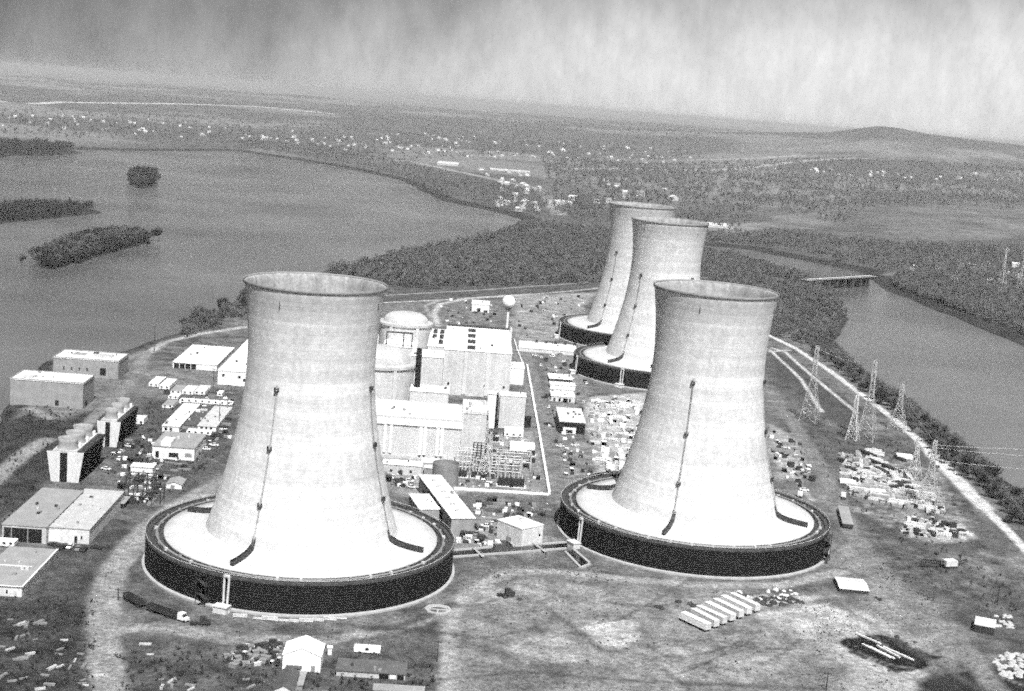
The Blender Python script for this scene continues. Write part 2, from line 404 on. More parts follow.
# cast-shadow wedge painted dark on the ground beside the left basin
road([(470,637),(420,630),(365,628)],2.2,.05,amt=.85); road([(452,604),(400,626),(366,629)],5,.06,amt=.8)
rt = np.random.default_rng(5)
for k in range(90):           # tyre ruts over the bare ground
    zn = [(460,585,780,685),(60,560,440,640),(800,545,1000,690),(470,300,590,345),(545,345,590,495),(100,380,230,470)][k % 6 if k < 60 else 0]
    x0,y0 = rt.uniform(zn[0],zn[2]), rt.uniform(zn[1],zn[3]); a = rt.uniform(-.5,.5); ln_ = rt.uniform(25,90); bend = rt.uniform(-16,16)
    q = [(x0+ln_*t*math.cos(a), y0+ln_*t*math.sin(a)+bend*t*t) for t in (0,.33,.66,1)]
    road(q,rt.uniform(.5,1.6),rt.choice([.06,.08,.30,.34]),.8,.5,seed=90,amt=.7,rag=1.0)
ga = np.clip(ga*.68,.008,.8)
grid_mesh('ground', gx, gy, gz+.03, ga, ground_mat('site earth', (.10,.45,1.3), (.42,.6,.55), .9))

# ---- water
def mat_water():
    m = bpy.data.materials.new('river water'); m.use_nodes = True
    nt = m.node_tree; N = nt.nodes; L = nt.links; b = N['Principled BSDF']
    b.inputs['Base Color'].default_value = (.035,.035,.035,1); b.inputs['Roughness'].default_value = .16; b.inputs['IOR'].default_value = 1.33
    tc = N.new('ShaderNodeTexCoord'); mp = N.new('ShaderNodeMapping'); mp.inputs['Scale'].default_value = (1,.6,1); L.new(tc.outputs['Object'],mp.inputs['Vector'])
    n = N.new('ShaderNodeTexNoise'); n.inputs['Scale'].default_value = .22; n.inputs['Detail'].default_value = 5; n.inputs['Roughness'].default_value = .7; L.new(mp.outputs['Vector'],n.inputs['Vector'])
    bp = N.new('ShaderNodeBump'); bp.inputs['Strength'].default_value = .5; bp.inputs['Distance'].default_value = .6; L.new(n.outputs['Fac'],bp.inputs['Height']); L.new(bp.outputs['Normal'],b.inputs['Normal'])
    n2 = N.new('ShaderNodeTexNoise'); n2.inputs['Scale'].default_value = .004; n2.inputs['Detail'].default_value = 4; L.new(tc.outputs['Object'],n2.inputs['Vector'])
    r = N.new('ShaderNodeMapRange'); r.inputs['From Min'].default_value=.3; r.inputs['From Max'].default_value=.7; r.inputs['To Min'].default_value = .075; r.inputs['To Max'].default_value = .16; L.new(n2.outputs['Fac'],r.inputs['Value']); L.new(r.outputs['Result'],b.inputs['Base Color'])
    mp4 = N.new('ShaderNodeMapping'); mp4.inputs['Scale'].default_value = (.006,.0022,1); mp4.inputs['Rotation'].default_value = (0,0,.5); L.new(tc.outputs['Object'],mp4.inputs['Vector'])
    n4 = N.new('ShaderNodeTexNoise'); n4.inputs['Scale'].default_value = 1; n4.inputs['Detail'].default_value = 5; L.new(mp4.outputs['Vector'],n4.inputs['Vector'])
    r4 = N.new('ShaderNodeMapRange'); r4.inputs['From Min'].default_value=.35; r4.inputs['From Max'].default_value=.65; r4.inputs['To Min'].default_value = .06; r4.inputs['To Max'].default_value = .34; L.new(n4.outputs['Fac'],r4.inputs['Value']); L.new(r4.outputs['Result'],b.inputs['Roughness'])
    return m
w = MB(); w.add([(-6000,-200,0),(4000,-200,0),(4000,6000,0),(-6000,6000,0)],[(0,1,2,3)])
struct(w.build('river_water', mat_water(), loc=(0,0,WZ)))

# ------------------------------------------------------------------ cooling towers
TA, TB, TC_, TD = (-77.49,550.97), (88.27,632.65), (105.96,1029.91), (98.0,1182.95)
RB, HB = 60.67, 12.5
def rs(z): return 24.75*math.sqrt(1+((z-85)/61)**2)*(1 if z < 85 else 1+.010*(z-85)/28)
CAN_R = 53.7
def zshell():            # where the shell meets the canopy
    return 16.5
def cooling_tower(pos, label, ladders, risers, stair, nbox):
    camang = math.atan2(-pos[1], -pos[0])
    t = thing('cooling_tower', label, 'cooling tower', (pos[0],pos[1],0), 0, 'hyperbolic cooling towers')
    n = 144
    prof = [(rs(z),z) for z in np.linspace(12.6,112.6,74)]
    MB().rev(prof,n).build('shell', M_shell, t, smooth=True)
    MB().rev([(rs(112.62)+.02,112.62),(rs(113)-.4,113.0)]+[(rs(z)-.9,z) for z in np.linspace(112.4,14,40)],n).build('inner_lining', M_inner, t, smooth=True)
    z = 112.3
    MB().rev([(rs(z)-.02,z),(rs(z)+.35,z),(rs(z)+.4,z+.5),(rs(113)+.45,113.5),(rs(113)+.3,113.6),(rs(113)+.05,113.02)],n).build('rim_walkway', M_grey, t, smooth=True)
    # sloping canopy roof between shell and deck
    cp = [(CAN_R,12.2),(CAN_R,12.8),(49,13.0),(44,13.4),(41,13.9),(39.2,14.4),(rs(15.2)+.05,15.2)]
    MB().rev(cp,n).build('canopy_roof', M_canopy, t, smooth=True)
    # louvre wall: real overhanging boards
    pr = []
    k = 11
    for i in range(k):
        z0 = 1.0 + i*(10.6/k); pr += [(RB-.55,z0+.02),(RB-.55,z0+.3),(RB-.02,z0+.34),(RB-.12,z0+10.6/k)]
    pr.append((RB-.5,11.6))
    MB().rev(pr,n).build('louvre_wall', M_louver, t)
    MB().rev([(RB+1.0,-.6),(RB+1.0,.7),(RB+.6,.8),(RB-.3,.95),(RB-.6,.5)],n).build('basin_kerb', M_curb, t)
    # deck on top of the louvre ring
    MB().rev([(RB-.5,11.6),(RB+.12,11.7),(RB+.12,12.55),(RB-.45,12.55),(RB-.5,11.95),(58.6,11.85),(58.5,11.2),(57.3,11.2),(57.2,11.9),(55.4,12.0),(55.3,11.4),(54.1,11.4),(54.0,12.15),(CAN_R+.02,12.2)],n).build('distribution_deck', M_deck, t)
    def ring(r, z, q, m, nm):
        MB().rev([(r+q*math.cos(a),z+q*math.sin(a)) for a in [2*math.pi*i/8 for i in range(9)]],n).build(nm, m, t, smooth=True)
    ring(56.3,12.35,.42,M_grey,'header_pipe')
    ring(RB-.05,13.45,.09,M_galv,'handrail'); 
    # handrail posts and valve boxes
    if nbox:
        for i in range(nbox):
            a = camang + 2*math.pi*(i+.15*random.random())/nbox
            tr = Matrix.Rotation(a,4,'Z')
            b = MB(); q = random.random()
            b.box(55.2+q*1.2,56.6+q*.9,-.45,.45,12.02,12.8+q*.4,tr)
            b.build('valve_box', random.choice((M_galv,M_grey,M_grey,M_conc)), t)
    for azd in ladders:
        a = camang + R(azd); tr = Matrix.Rotation(a,4,'Z')
        b = MB(); zs = np.linspace(15,76.5,30)
        for p, q in zip(zs[:-1],zs[1:]):
            for s in (-.22,.22):
                b.bar(tr @ Vector((rs(p)+.55,s,p)), tr @ Vector((rs(q)+.55,s,q)), .085, 4)
            b.bar(tr @ Vector((rs(p)+.5,-.28,p)), tr @ Vector((rs(p)+.5,.28,p)), .06, 4)
        lad = b.build('ladder', M_grey, t)
        for z in (31,52,74):
            b = MB(); r0 = rs(z)
            b.box(r0-.5,r0+1.3,-.8,.8,z,z+.25,tr)
            b.box(r0+1.15,r0+1.3,-.8,.8,z+.9,z+1.1,tr); b.box(r0+.1,r0+1.14,-.8,-.68,z+.253,z+1.6,tr); b.box(r0+.1,r0+1.14,.68,.8,z+.253,z+1.6,tr)
            b.build('platform', M_dark, lad)
        b = MB(); b.box(rs(107)-.4,rs(107)+.22,-.13,.13,105.5,109.5,tr); b.build('rim_ladder', M_dark, t)
        # stair ramp down the canopy
        b = MB()
        pts = [(rs(20)+.1,19.4),(rs(17)+.3,16.9),(40.5,15.5),(44,14.8),(48,14.4),(51.5,14.2)]
        for (r0,z0),(r1,z1) in zip(pts[:-1],pts[1:]):
            for s0,s1,dz in ((-.55,.55,0),(-.7,-.56,.8),(.56,.7,.8)):
                vs = [tr @ Vector(p) for p in ((r0,s0,z0-.9),(r0,s1,z0-.9),(r0,s1,z0+dz),(r0,s0,z0+dz),(r1,s0,z1-.9),(r1,s1,z1-.9),(r1,s1,z1+dz),(r1,s0,z1+dz))]
                b.add(vs,[(0,1,2,3),(7,6,5,4),(0,4,5,1),(1,5,6,2),(2,6,7,3),(3,7,4,0)])
        b.build('stair_ramp', M_dark, t)
    for azd in risers:
        a = camang + R(azd); tr = Matrix.Rotation(a,4,'Z')
        b = MB()
        for s in (-.75,.75): b.bar(tr @ Vector((RB+1.0,s,.5)), tr @ Vector((RB+.5,s*1.3,13.0)), .42, 8)
        b.box(RB+.2,RB+1.2,-.9,.9,12.4,13.2,tr)
        rp = b.build('riser_pipe', M_galv, t)
        b = MB(); b.box(RB+1.8,RB+5.2,-2.6,2.6,-.4,2.4,tr); b.box(RB+1.5,RB+5.5,-2.9,2.9,2.4,2.75,tr); b.build('valve_house', M_conc_hi, t)
    for azd in stair:
        a = camang + R(azd); tr = Matrix.Rotation(a,4,'Z')
        b = MB()
        for s in (-2.2,2.2):
            for r in (RB+.4,RB+2.2): b.bar(tr @ Vector((r,s,0)), tr @ Vector((r,s,13.4)), .14, 4)
        for i in range(5):
            z0 = i*2.5; s = 2.1 if i % 2 else -2.1
            b.add([tr @ Vector(p) for p in ((RB+.5,s,z0),(RB+2.1,s,z0),(RB+2.1,-s,z0+2.5),(RB+.5,-s,z0+2.5),(RB+.5,s,z0-.2),(RB+2.1,s,z0-.2),(RB+2.1,-s,z0+2.3),(RB+.5,-s,z0+2.3))],[(0,1,2,3),(7,6,5,4),(0,4,5,1),(1,5,6,2),(2,6,7,3),(3,7,4,0)])
        b.build('stair_tower', M_dark, t)
    return t
cooling_tower(TA,'nearest concrete cooling tower at the left, in front of the domed reactor buildings',(-29,65,-115),(-25,),(-34,),40)
cooling_tower(TB,'right foreground concrete cooling tower, beside the equipment yard and dike road',(-13,77,-103),(-51,),(73,),40)
cooling_tower(TC_,'third cooling tower, just behind the right foreground tower and in front of the farthest one',(-41,49),(-22,-68),(),0)
cooling_tower(TD,'farthest cooling tower, partly hidden behind another one, near the woods',(-43,47),(-72,),(),0)

# ------------------------------------------------------------------ buildings
def win(t, wall_y, x0, x1, z0, z1, m=None, name='window', side=0, w=0, d=0):
    """an opening on the front (side 0), left (1) or right (2) wall"""
    b = MB()
    if side == 0: b.box(x0,x1,wall_y-.12,wall_y+.05,z0,z1)
    elif side == 1: b.box(-w/2-.12,-w/2+.05,x0,x1,z0,z1)
    else: b.box(w/2-.05,w/2+.12,x0,x1,z0,z1)
    return b.build(name, m or M_glass, t)
def building(name, label, cat, fp, wall=None, roof=None, kind='flat', rise=2.5, over=.3, parapet=.0, group=None, base=-.6):
    c, r, w, d, h = fp
    t = thing(name, label, cat, (c.x,c.y,0), r, group)
    wall = wall or M_white; roof = roof or M_roofw
    X, Y = w/2, d/2
    if kind == 'flat':
        MB().box(-X,X,-Y,Y,base,h).build('wall', wall, t)
        b = MB(); b.box(-X-over,X+over,-Y-over,Y+over,h+.003,h+.35)
        rf = b.build('roof', roof, t)
        if parapet:
            b = MB(); q = .4
            for x0,x1,y0,y1 in ((-X-over,X+over,-Y-over,-Y-over+q),(-X-over,X+over,Y+over-q,Y+over),(-X-over,-X-over+q,-Y-over+q,Y+over-q),(X+over-q,X+over,-Y-over+q,Y+over-q)):
                b.box(x0,x1,y0,y1,h+.353,h+.35+parapet)
            b.build('parapet', wall, rf)
    elif kind == 'gable':          # ridge runs front to back
        b = MB(); b.add([(-X,-Y,base),(X,-Y,base),(X,-Y,h),(0,-Y,h+rise),(-X,-Y,h),(-X,Y,base),(X,Y,base),(X,Y,h),(0,Y,h+rise),(-X,Y,h)],
            [(0,1,2,3,4),(9,8,7,6,5),(0,5,6,1),(1,6,7,2),(4,9,5,0)])
        b.build('wall', wall, t)
        o = over; k = rise/X*o
        b = MB(); zt = .22
        for s in (-1,1):
            b.add([(s*(X+o),-Y-o,h-k+.02),(s*(X+o),Y+o,h-k+.02),(0,Y+o,h+rise+.02),(0,-Y-o,h+rise+.02),(s*(X+o),-Y-o,h-k+zt),(s*(X+o),Y+o,h-k+zt),(0,Y+o,h+rise+zt),(0,-Y-o,h+rise+zt)],
                [(0,1,2,3),(7,6,5,4),(0,4,5,1),(1,5,6,2),(2,6,7,3),(3,7,4,0)])
        b.build('roof', roof, t)
    elif kind == 'ridge':          # ridge runs left to right
        b = MB(); b.add([(-X,-Y,base),(-X,Y,base),(-X,Y,h),(-X,0,h+rise),(-X,-Y,h),(X,-Y,base),(X,Y,base),(X,Y,h),(X,0,h+rise),(X,-Y,h)],
            [(0,4,3,2,1),(5,6,7,8,9),(0,5,9,4),(1,2,7,6)])
        b.build('wall', wall, t)
        o = over; k = rise/Y*o; zt = .22; b = MB()
        for s in (-1,1):
            b.add([(-X-o,s*(Y+o),h-k+.02),(X+o,s*(Y+o),h-k+.02),(X+o,0,h+rise+.02),(-X-o,0,h+rise+.02),(-X-o,s*(Y+o),h-k+zt),(X+o,s*(Y+o),h-k+zt),(X+o,0,h+rise+zt),(-X-o,0,h+rise+zt)],
                [(0,1,2,3),(7,6,5,4),(0,4,5,1),(1,5,6,2),(2,6,7,3),(3,7,4,0)])
        b.build('roof', roof, t)
    if kind == 'flat' and w*d > 160:
        rr_ = random.Random(name+label)
        for k in range(min(9,3+int(w*d/250))):
            s = rr_.uniform(.5,1.5); x = rr_.uniform(-.42,.42)*w; y = rr_.uniform(-.42,.42)*d
            roofbox(t,h,x,y,s,s*rr_.uniform(.7,2),rr_.uniform(.4,1.1),rr_.choice((M_galv,M_grey,M_dark)))
    return t, w, d, h
def roofbox(t, h, x, y, sx, sy, hz, m, name='roof_vent'):
    b = MB(); b.box(x-sx/2,x+sx/2,y-sy/2,y+sy/2,h+.353,h+.35+hz); return b.build(name, m, t)

# --- river intake houses at far left
t,w_,d_,h_ = building('pump_house','long block pump house with a pale flat roof, nearest the river at left','pump house',fit(10,404,82.5,379,371),M_brick,M_roofw,parapet=.5)
win(t,-d_/2,w_*.12,w_*.17,1,4,M_black,'door'); win(t,0,-d_*.3,-d_*.1,.2,3.5,M_black,'door',2,w_,d_)
roofbox(t,h_,-w_*.3,-d_*.2,w_*.14,d_*.3,.8,M_conc,'roof_hatch')
t,w_,d_,h_ = building('screen_house','block screen house with a stained flat roof, behind the pump house on the river bank','pump house',fit(53,375,118,357.5,350.5),M_brick,M_roofw,parapet=.6)
win(t,-d_/2,w_*.22,w_*.31,2,6.5,M_black,'doorway')
for i in range(4): win(t,-d_/2,-w_*.35+i*w_*.12,-w_*.35+i*w_*.12+1,4,6,M_dark)
roofbox(t,h_,w_*.18,0,w_*.3,d_*.4,1.0,M_conc,'roof_plant'); roofbox(t,h_,w_*.05,d_*.15,3,3,1.6,M_dark); roofbox(t,h_,-w_*.2,d_*.1,w_*.2,d_*.3,.4,M_roofg,'roof_patch')
# --- white warehouse behind the left tower
t,w_,d_,h_ = building('storage_warehouse','big white flat roofed warehouse behind the left tower, beside the river woods','warehouse',fit(217.5,384.5,268,370.5,331),M_white,M_roofw)
for x,z in ((-.42,.6),(-.1,.55),(.0,.35)): win(t,-d_/2,x*w_,x*w_+1.6,z*h_,z*h_+1.6,M_black)
for x,y in ((-.3,-.3),(-.05,-.35),(-.15,.1),(.2,.2)): roofbox(t,h_,x*w_,y*d_,1.5,1.5,.9,M_dark)
t,w_,d_,h_ = building('storage_shed','low white roofed shed with dark open bays, joined left of the white warehouse','shed',fit(172.5,368,216.5,362.3,345),M_white,M_roofw)
for i in range(4):
    win(t,-d_/2,-w_*.47+i*w_*.13,-w_*.47+i*w_*.13+w_*.115,.2,h_*.9,M_black,'open_bay')
# --- wood and metal warehouses lower left
t,w_,d_,h_ = building('workshop_warehouse','left half of the twin grey roofed warehouses, with a dark open front','warehouse',fit(2,541,46,524.5,488.5),M_conc,M_roofg)
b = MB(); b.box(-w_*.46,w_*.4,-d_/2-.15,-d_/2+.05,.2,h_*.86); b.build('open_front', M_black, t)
for i in range(2): win(t,-d_/2-.12,-w_*.3+i*w_*.37,-w_*.3+i*w_*.37+.4,.2,h_*.86,M_grey,'post')
t,w_,d_,h_ = building('workshop_warehouse','right half of the twin grey roofed warehouses, paler roof and wall','warehouse',fit(47,541.5,89,527,489.5),M_conc_hi,mat('pale worn roof',.42,.15,.2,.9,fine=.25))
win(t,-d_/2,-w_*.44,-w_*.2,.2,h_*.8,M_white,'sliding_door'); win(t,-d_/2,.15*w_,.22*w_,.2,3,M_black,'door'); win(t,-d_/2,.3*w_,.34*w_,2,3.2,M_black)
for i in range(4): roofbox(t,h_,-w_*.46,-d_*.4+i*d_*.25,.8,.8,.5,M_black)
t,w_,d_,h_ = building('lean_to','small grey lean-to shed beside the paler twin warehouse','shed',fit(112,508,124,503,495),M_dark,M_roofg)
win(t,-d_/2,-w_*.4,w_*.4,.2,h_*.8,M_black,'open_bay')
t,w_,d_,h_ = building('flat_depot','grey flat roofed depot with white roof edge, at the left border by the dark scrub','depot',fit(-30,594,21.5,584.5,547),M_conc_hi,M_roofg,over=.2)
b = MB(); b.box(w_/2-.1,w_/2+.55,-d_/2,d_/2,h_+.36,h_+.6); b.box(-w_/2,w_/2-.11,-d_/2-.5,-d_/2+.1,h_+.36,h_+.6); b.box(-w_/2,w_/2-3,-.4,.2,h_+.36,h_+.55); b.build('roof_edge', M_white, t)
win(t,-d_/2,w_*.2,w_*.23,1.2,2.4,M_black); win(t,0,d_*.2,d_*.28,.2,3,M_white,'door',2,w_,d_)
# --- offices
t,w_,d_,h_ = building('office_wing','left white roofed office wing beside the dark roofed block','office',fit(162,431.5,179,426,403.5),M_white,mat('worn white roof',.62,.12,.2,.9))
for i in range(2): win(t,-d_/2,-w_*.35+i*w_*.3,-w_*.2+i*w_*.3,.9,2.4)
t,w_,d_,h_ = building('office_block','dark roofed middle office block between two pale wings','office',fit(181.5,428.5,197,425,406.5),M_grey,M_roofd)
roofbox(t,h_,-w_*.2,d_*.2,2.5,2,1.2,M_white,'roof_unit'); roofbox(t,h_,w_*.1,d_*.28,4,2,.8,M_galv,'roof_unit')
t,w_,d_,h_ = building('office_wing','right pale grey roofed office wing beside the dark roofed block','office',fit(197.5,430.5,216,426,406.5),M_white,mat('pale grey roof',.46,.16,.25,.9))
for i in range(3): win(t,-d_/2,-w_*.35+i*w_*.25,-w_*.22+i*w_*.25,.9,2.4)
t,w_,d_,h_ = building('site_office','white office with a flat grey roof and dark wide window, below the office wings','office',fit(152,458,194,446,432),M_white,M_roofg)
win(t,-d_/2,-w_*.42,-w_*.34,.5,3.8,M_black,'door'); win(t,-d_/2,-w_*.1,w_*.12,1.2,3.4); win(t,-d_/2,w_*.28,w_*.44,1.8,3.6,M_grey)
b = MB(); b.box(-w_*.3,-w_*.06,-d_/2-.3,-d_/2+d_*.35,h_+.36,h_+2.6); b.build('roof_tower', M_white, t)
t,w_,d_,h_ = building('control_hut','plain white hut above the small substation','hut',fit(130.5,474.5,152.5,466.5,463),M_white,M_roofw)
win(t,-d_/2,.05*w_,.12*w_,.3,2.6,M_grey,'door')
t,w_,d_,h_ = building('tool_shed','white shed with sloping grey roof, near the left basin ring','shed',fit(166,488.5,181.5,484,478.5),M_white,M_roofg,'gable',1.2)
win(t,-d_/2,-w_*.2,w_*.05,.3,1.8,M_grey,'door')
# --- generic trailers
def trailer(fp, label, m=None, roof=None, wins=2, wheels=True, group=None):
    c, r, w, d, h = fp
    t = thing('site_trailer', label, 'trailer', (c.x,c.y,0), r, group)
    X,Y = w/2,d/2
    b = MB(); b.box(-X,X,-Y,Y,.45,h-.15); b.build('body', m or M_white, t)
    b = MB(); b.add([(-X-.06,-Y-.06,h-.147),(X+.06,-Y-.06,h-.147),(X+.06,Y+.06,h-.147),(-X-.06,Y+.06,h-.147),(-X*.9,-Y*.85,h+.1),(X*.9,-Y*.85,h+.1),(X*.9,Y*.85,h+.1),(-X*.9,Y*.85,h+.1)],[(3,2,1,0),(4,5,6,7),(0,1,5,4),(1,2,6,5),(2,3,7,6),(3,0,4,7)]); b.build('roof', roof or M_roofw, t)
    for i in range(wins):
        x = -X + w*(i+.5)/wins; win(t,-Y,x-.55,x+.55,1.3,2.2)
    b = MB(); b.box(-X*.8,X*.8,-Y*.8,Y*.8,.02,.447); b.build('chassis', M_dark, t)
    if wheels:
        for s in (-1,1):
            for q in (-1,1):
                MB().bar((s*X*.55,q*(Y-.02)-.15*q,.42),(s*X*.55,q*(Y-.02)+.03*q,.42),.42,10).build('wheel', M_rub, t)
    return t
g = 'site trailers among the offices'
trailer(fit(148.5,387,158.5,382.6,376),'white site trailer with two windows, leftmost of the pair by the perimeter road',group=g)
trailer(fit(159,389.5,169.5,385,378),'white site trailer right of its twin by the perimeter road',group=g)
trailer(fit(170,394.5,181,390.5,384.5),'grey topped white trailer, first of the row above the office wings',roof=M_roofg,group=g)
trailer(fit(182,394.8,193,390.5,385),'white trailer in the middle of the row above the office wings',group=g)
trailer(fit(194,395,205,391,384.5),'pale topped trailer at the right end of the row above the office wings',roof=M_tarp,group=g)
trailer(fit(162,408.5,173,404.5,399),'small grey roofed trailer left of the office wings',roof=M_roofg,group=g)
trailer(fit(133,424.5,143.5,418.5,414.5),'lone white trailer beside the farther fan cooling block',roof=M_tarp,group=g)
trailer(fit(179,402.5,232,400,397.5),'very long low white trailer row behind the office wings',wins=8,group=g)
trailer(fit(168,399.5,178,396,392.5),'stubby white trailer at the end of the long low trailer row',group=g)
trailer(fit(186,434.5,211,431,428),'long flat white trailer in front of the right office wing',roof=M_roofw,wins=4,group=g)
trailer(fit(-6,546.5,14,541,537),'white trailer at the left border above the flat depot',wins=3,group=g)
trailer(fit(353.5,653,380,647.6,643.5),'lone white trailer on bare earth right of the white gabled shed',wins=1,group='lone trailers')
trailer(fit(217,397,222,392.5,390),'tiny white hut trailer under the white warehouse wall',wins=1,group=g)
# --- fan cooling blocks
def fan_block(fp, label):
    c, r, w, d, h = fp
    t = thing('fan_cooling_block', label, 'fan cooling tower', (c.x,c.y,0), r, 'mechanical draught cooling blocks')
    X,Y = w/2,d/2; k = .74
    def wedge(x0t,x1t,x0b,x1b,m,nm,y0=-Y,y1=Y,z1=h,z0=-.4):
        b = MB(); b.add([(x0b,y0,z0),(x1b,y0,z0),(x1b,y1,z0),(x0b,y1,z0),(x0t,y0,z1),(x1t,y0,z1),(x1t,y1,z1),(x0t,y1,z1)],[(3,2,1,0),(4,5,6,7),(0,1,5,4),(1,2,6,5),(2,3,7,6),(3,0,4,7)]); return b.build(nm,m,t)
    wedge(-X,-X*.28,-X*k,-X*.28,M_conc_hi,'end_wall',-Y,-Y+.5); wedge(X*.12,X,X*.12,X*k,M_conc_hi,'end_wall',-Y,-Y+.5)
    wedge(-X*.98,X*.98,-X*k*.98,X*k*.98,M_dark,'fill_body',-Y+.52,Y,h-.6)
    b = MB()
    for i in range(9):
        z0 = i*h/9; x0 = X*(k+(1-k)*z0/h); x1 = X*(k+(1-k)*(z0+h/9)/h)
        for s in (-1,1):
            b.add([(s*x0,-Y+.55,z0),(s*x0,Y,z0),(s*(x1+.45),Y,z0+h/9*.8),(s*(x1+.45),-Y+.55,z0+h/9*.8)],[(0,1,2,3) if s > 0 else (3,2,1,0)])
    b.build('louvre', M_louver, t)
    b = MB(); b.box(-X*.7,X*.62,-Y+.1,Y,h-.59,h+.5); b.build('fan_deck', M_conc, t)
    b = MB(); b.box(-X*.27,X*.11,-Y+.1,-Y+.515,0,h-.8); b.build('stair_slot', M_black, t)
    b = MB(); b.box(X*.66,X*1.02,-Y+.2,Y,h-.58,h+.25); b.box(-X*1.02,-X*.74,-Y+.2,Y,h-.58,h+.25); b.build('hot_water_basin', M_dark, t)
    n = 3; rr = min(d/n*.46, X*.52)
    for i in range(n):
        y = -Y + d*(i+.5)/n
        b = MB(); b.rev([(rr*1.12,h+.502),(rr,h+1.6),(rr*.98,h+3.4),(rr*1.06,h+5.2),(rr*1.0,h+5.2),(rr*.9,h+3.4),(rr*.92,h+1.2)],28,cx=-X*.05,cy=y)
        f = b.build('fan_stack', M_brick, t, smooth=True)
        b = MB()
        for q in range(6):
            a = q*math.pi/3; b.add([(-X*.05,y,h+2.9),(-X*.05+rr*.88*math.cos(a),y+rr*.88*math.sin(a),h+2.8),(-X*.05+rr*.88*math.cos(a+.3),y+rr*.88*math.sin(a+.3),h+3.0),(-X*.05,y,h+3.05)],[(0,1,2,3)])
        b.build('fan_blade', M_dark, f)
        MB().bar((X*.48,y+rr*.5,h+.503),(X*.48,y+rr*.5,h+2.4),1.0,10).build('motor_housing', M_white, t)
    return t
fan_block(fit(46,481,83,450.5,432),'nearer fan cooling block with three round stacks, by the twin warehouses')
fan_block(fit(96,446,120,420.5,405),'farther fan cooling block with three round stacks, behind the nearer block')

# --- central power block
def pil(t, y, x0, x1, z0, z1, m): 
    b = MB(); b.box(x0,x1,y-.55,y-.003,z0,z1); return b.build('pilaster', m, t)
fp = fit(441,394,508.5,349.5,326); t,w_,d_,h_ = building('turbine_hall','far turbine hall with white roof and four dark fans, beside the water tower','turbine hall',fp,M_wallg,M_roofw)
for x in (.33,.66): pil(t,-d_/2,-w_/2+w_*x-1.2,-w_/2+w_*x+1.2,1,h_-.5,M_conc_hi)
for i in range(4):
    b = MB(); y = -d_*.38+i*d_*.24; b.box(-w_*.10-2.6,-w_*.10+2.6,y-d_*.062,y+d_*.062,h_+.353,h_+.9); b.build('roof_fan', M_dark, t)
b = MB(); b.box(-w_/2,w_/2,d_/2-.8,d_/2+.25,h_+.353,h_+1.7); b.build('rear_parapet', M_dark, t)
for x in (-.42,-.2,.12,.4): win(t,-d_/2,x*w_,x*w_+1.3,6.5,8,M_black)
fp = fit(424.5,394,440.5,346,329); t,w_,d_,h_ = building('auxiliary_building','white auxiliary building with dark square roof fans, left of the far turbine hall','auxiliary building',fp,M_wallg,M_roofw)
for i in range(3):
    for j in range(2):
        if i or j: roofbox(t,h_,-w_*.18+j*w_*.45,-d_*.3+i*d_*.3,w_*.26,d_*.16,1.2,M_dark,'roof_fan')
def containment(foot_px, r, ytop, ydome, label):
    f0 = G(*foot_px); c = Vector((f0.x,f0.y+r,0))
    h = HT((f0.x,f0.y),ytop); hd = HT((c.x,c.y),ydome)-h
    t = thing('reactor_building', label, 'reactor building', c)
    MB().rev([(r,-.5),(r,h-1.5)],72).build('wall', M_wallg, t, smooth=True)
    MB().rev([(r,h-1.497),(r+1.0,h-1.45),(r+1.0,h),(r+.4,h+.02)],72).build('ring_girder', M_conc, t)
    MB().rev([(r+.4,h+.022),(r*.9,h+.2)]+[(r*.86*math.cos(a)**.55,h+.3+(hd-.3)*math.sin(a)**1.1) for a in np.linspace(0,math.pi/2*.995,16)]+[(.01,h+.02+hd)],72).build('dome', M_conc, t, smooth=True)
    for k in range(6):
        a = -math.pi*.97 + k*math.pi/3*.96; b = MB(); tr = Matrix.Rotation(a,4,'Z'); b.box(r-.2,r+.75,-1.1,1.1,-.4,h-1.51,tr); b.build('buttress', M_conc_hi, t)
    return t,h
containment((373,419),21.0,367.5,346,'nearer domed reactor building, half hidden behind the left cooling tower')
containment((400,380),17.5,325.5,312,'farther domed reactor building beyond the white roofed auxiliary blocks')
t,w_,d_,h_ = building('fuel_building','pale fuel handling building with dark gantry frames, in front of the farther dome','fuel building',fit(381,385,413.5,346,333),M_wallg,M_roofw)
for x in (-.42,.1,.36):
    b = MB(); b.box(x*w_-.35,x*w_+.35,-d_/2+.6,-d_/2+1.3,h_+.353,h_+9); b.build('gantry_leg', M_dark, t)
b = MB(); b.box(-w_*.44,w_*.38,-d_/2+.5,-d_/2+1.4,h_+9.003,h_+9.9); b.build('gantry_beam', M_dark, t)
t,w_,d_,h_ = building('diesel_block','pale plain block behind the black exhaust stack','service building',fit(408,406,440,356,349),M_wallg,M_roofw)
f0 = G(414.5,424); hh = HT(f0,348.5)
b = MB(); b.rev([(1.75,-.3),(1.65,hh),(1.4,hh),(1.4,hh-2)],20); tag(b.build('exhaust_stack', M_black, loc=(f0.x,f0.y,0)),'tall black exhaust stack in front of the nearer dome','chimney')
t,w_,d_,h_ = building('service_block','white service block right of the black exhaust stack','service building',fit(407.5,428,446,391,384.5),M_conc_hi,M_roofw)
fp = fit(368,455.5,459,416.5,401); c,r_,w_,d_,h_ = fp
t,w_,d_,h_ = building('turbine_hall','nearer turbine hall with paired white pilasters on its front','turbine hall',fp,M_wallg,M_roofw,over=.6,parapet=1.0)
b = MB(); b.box(-w_/2-.62,w_/2+.62,-d_/2-.75,-d_/2-.005,h_-3.2,h_-.01); b.build('fascia', M_white, t)
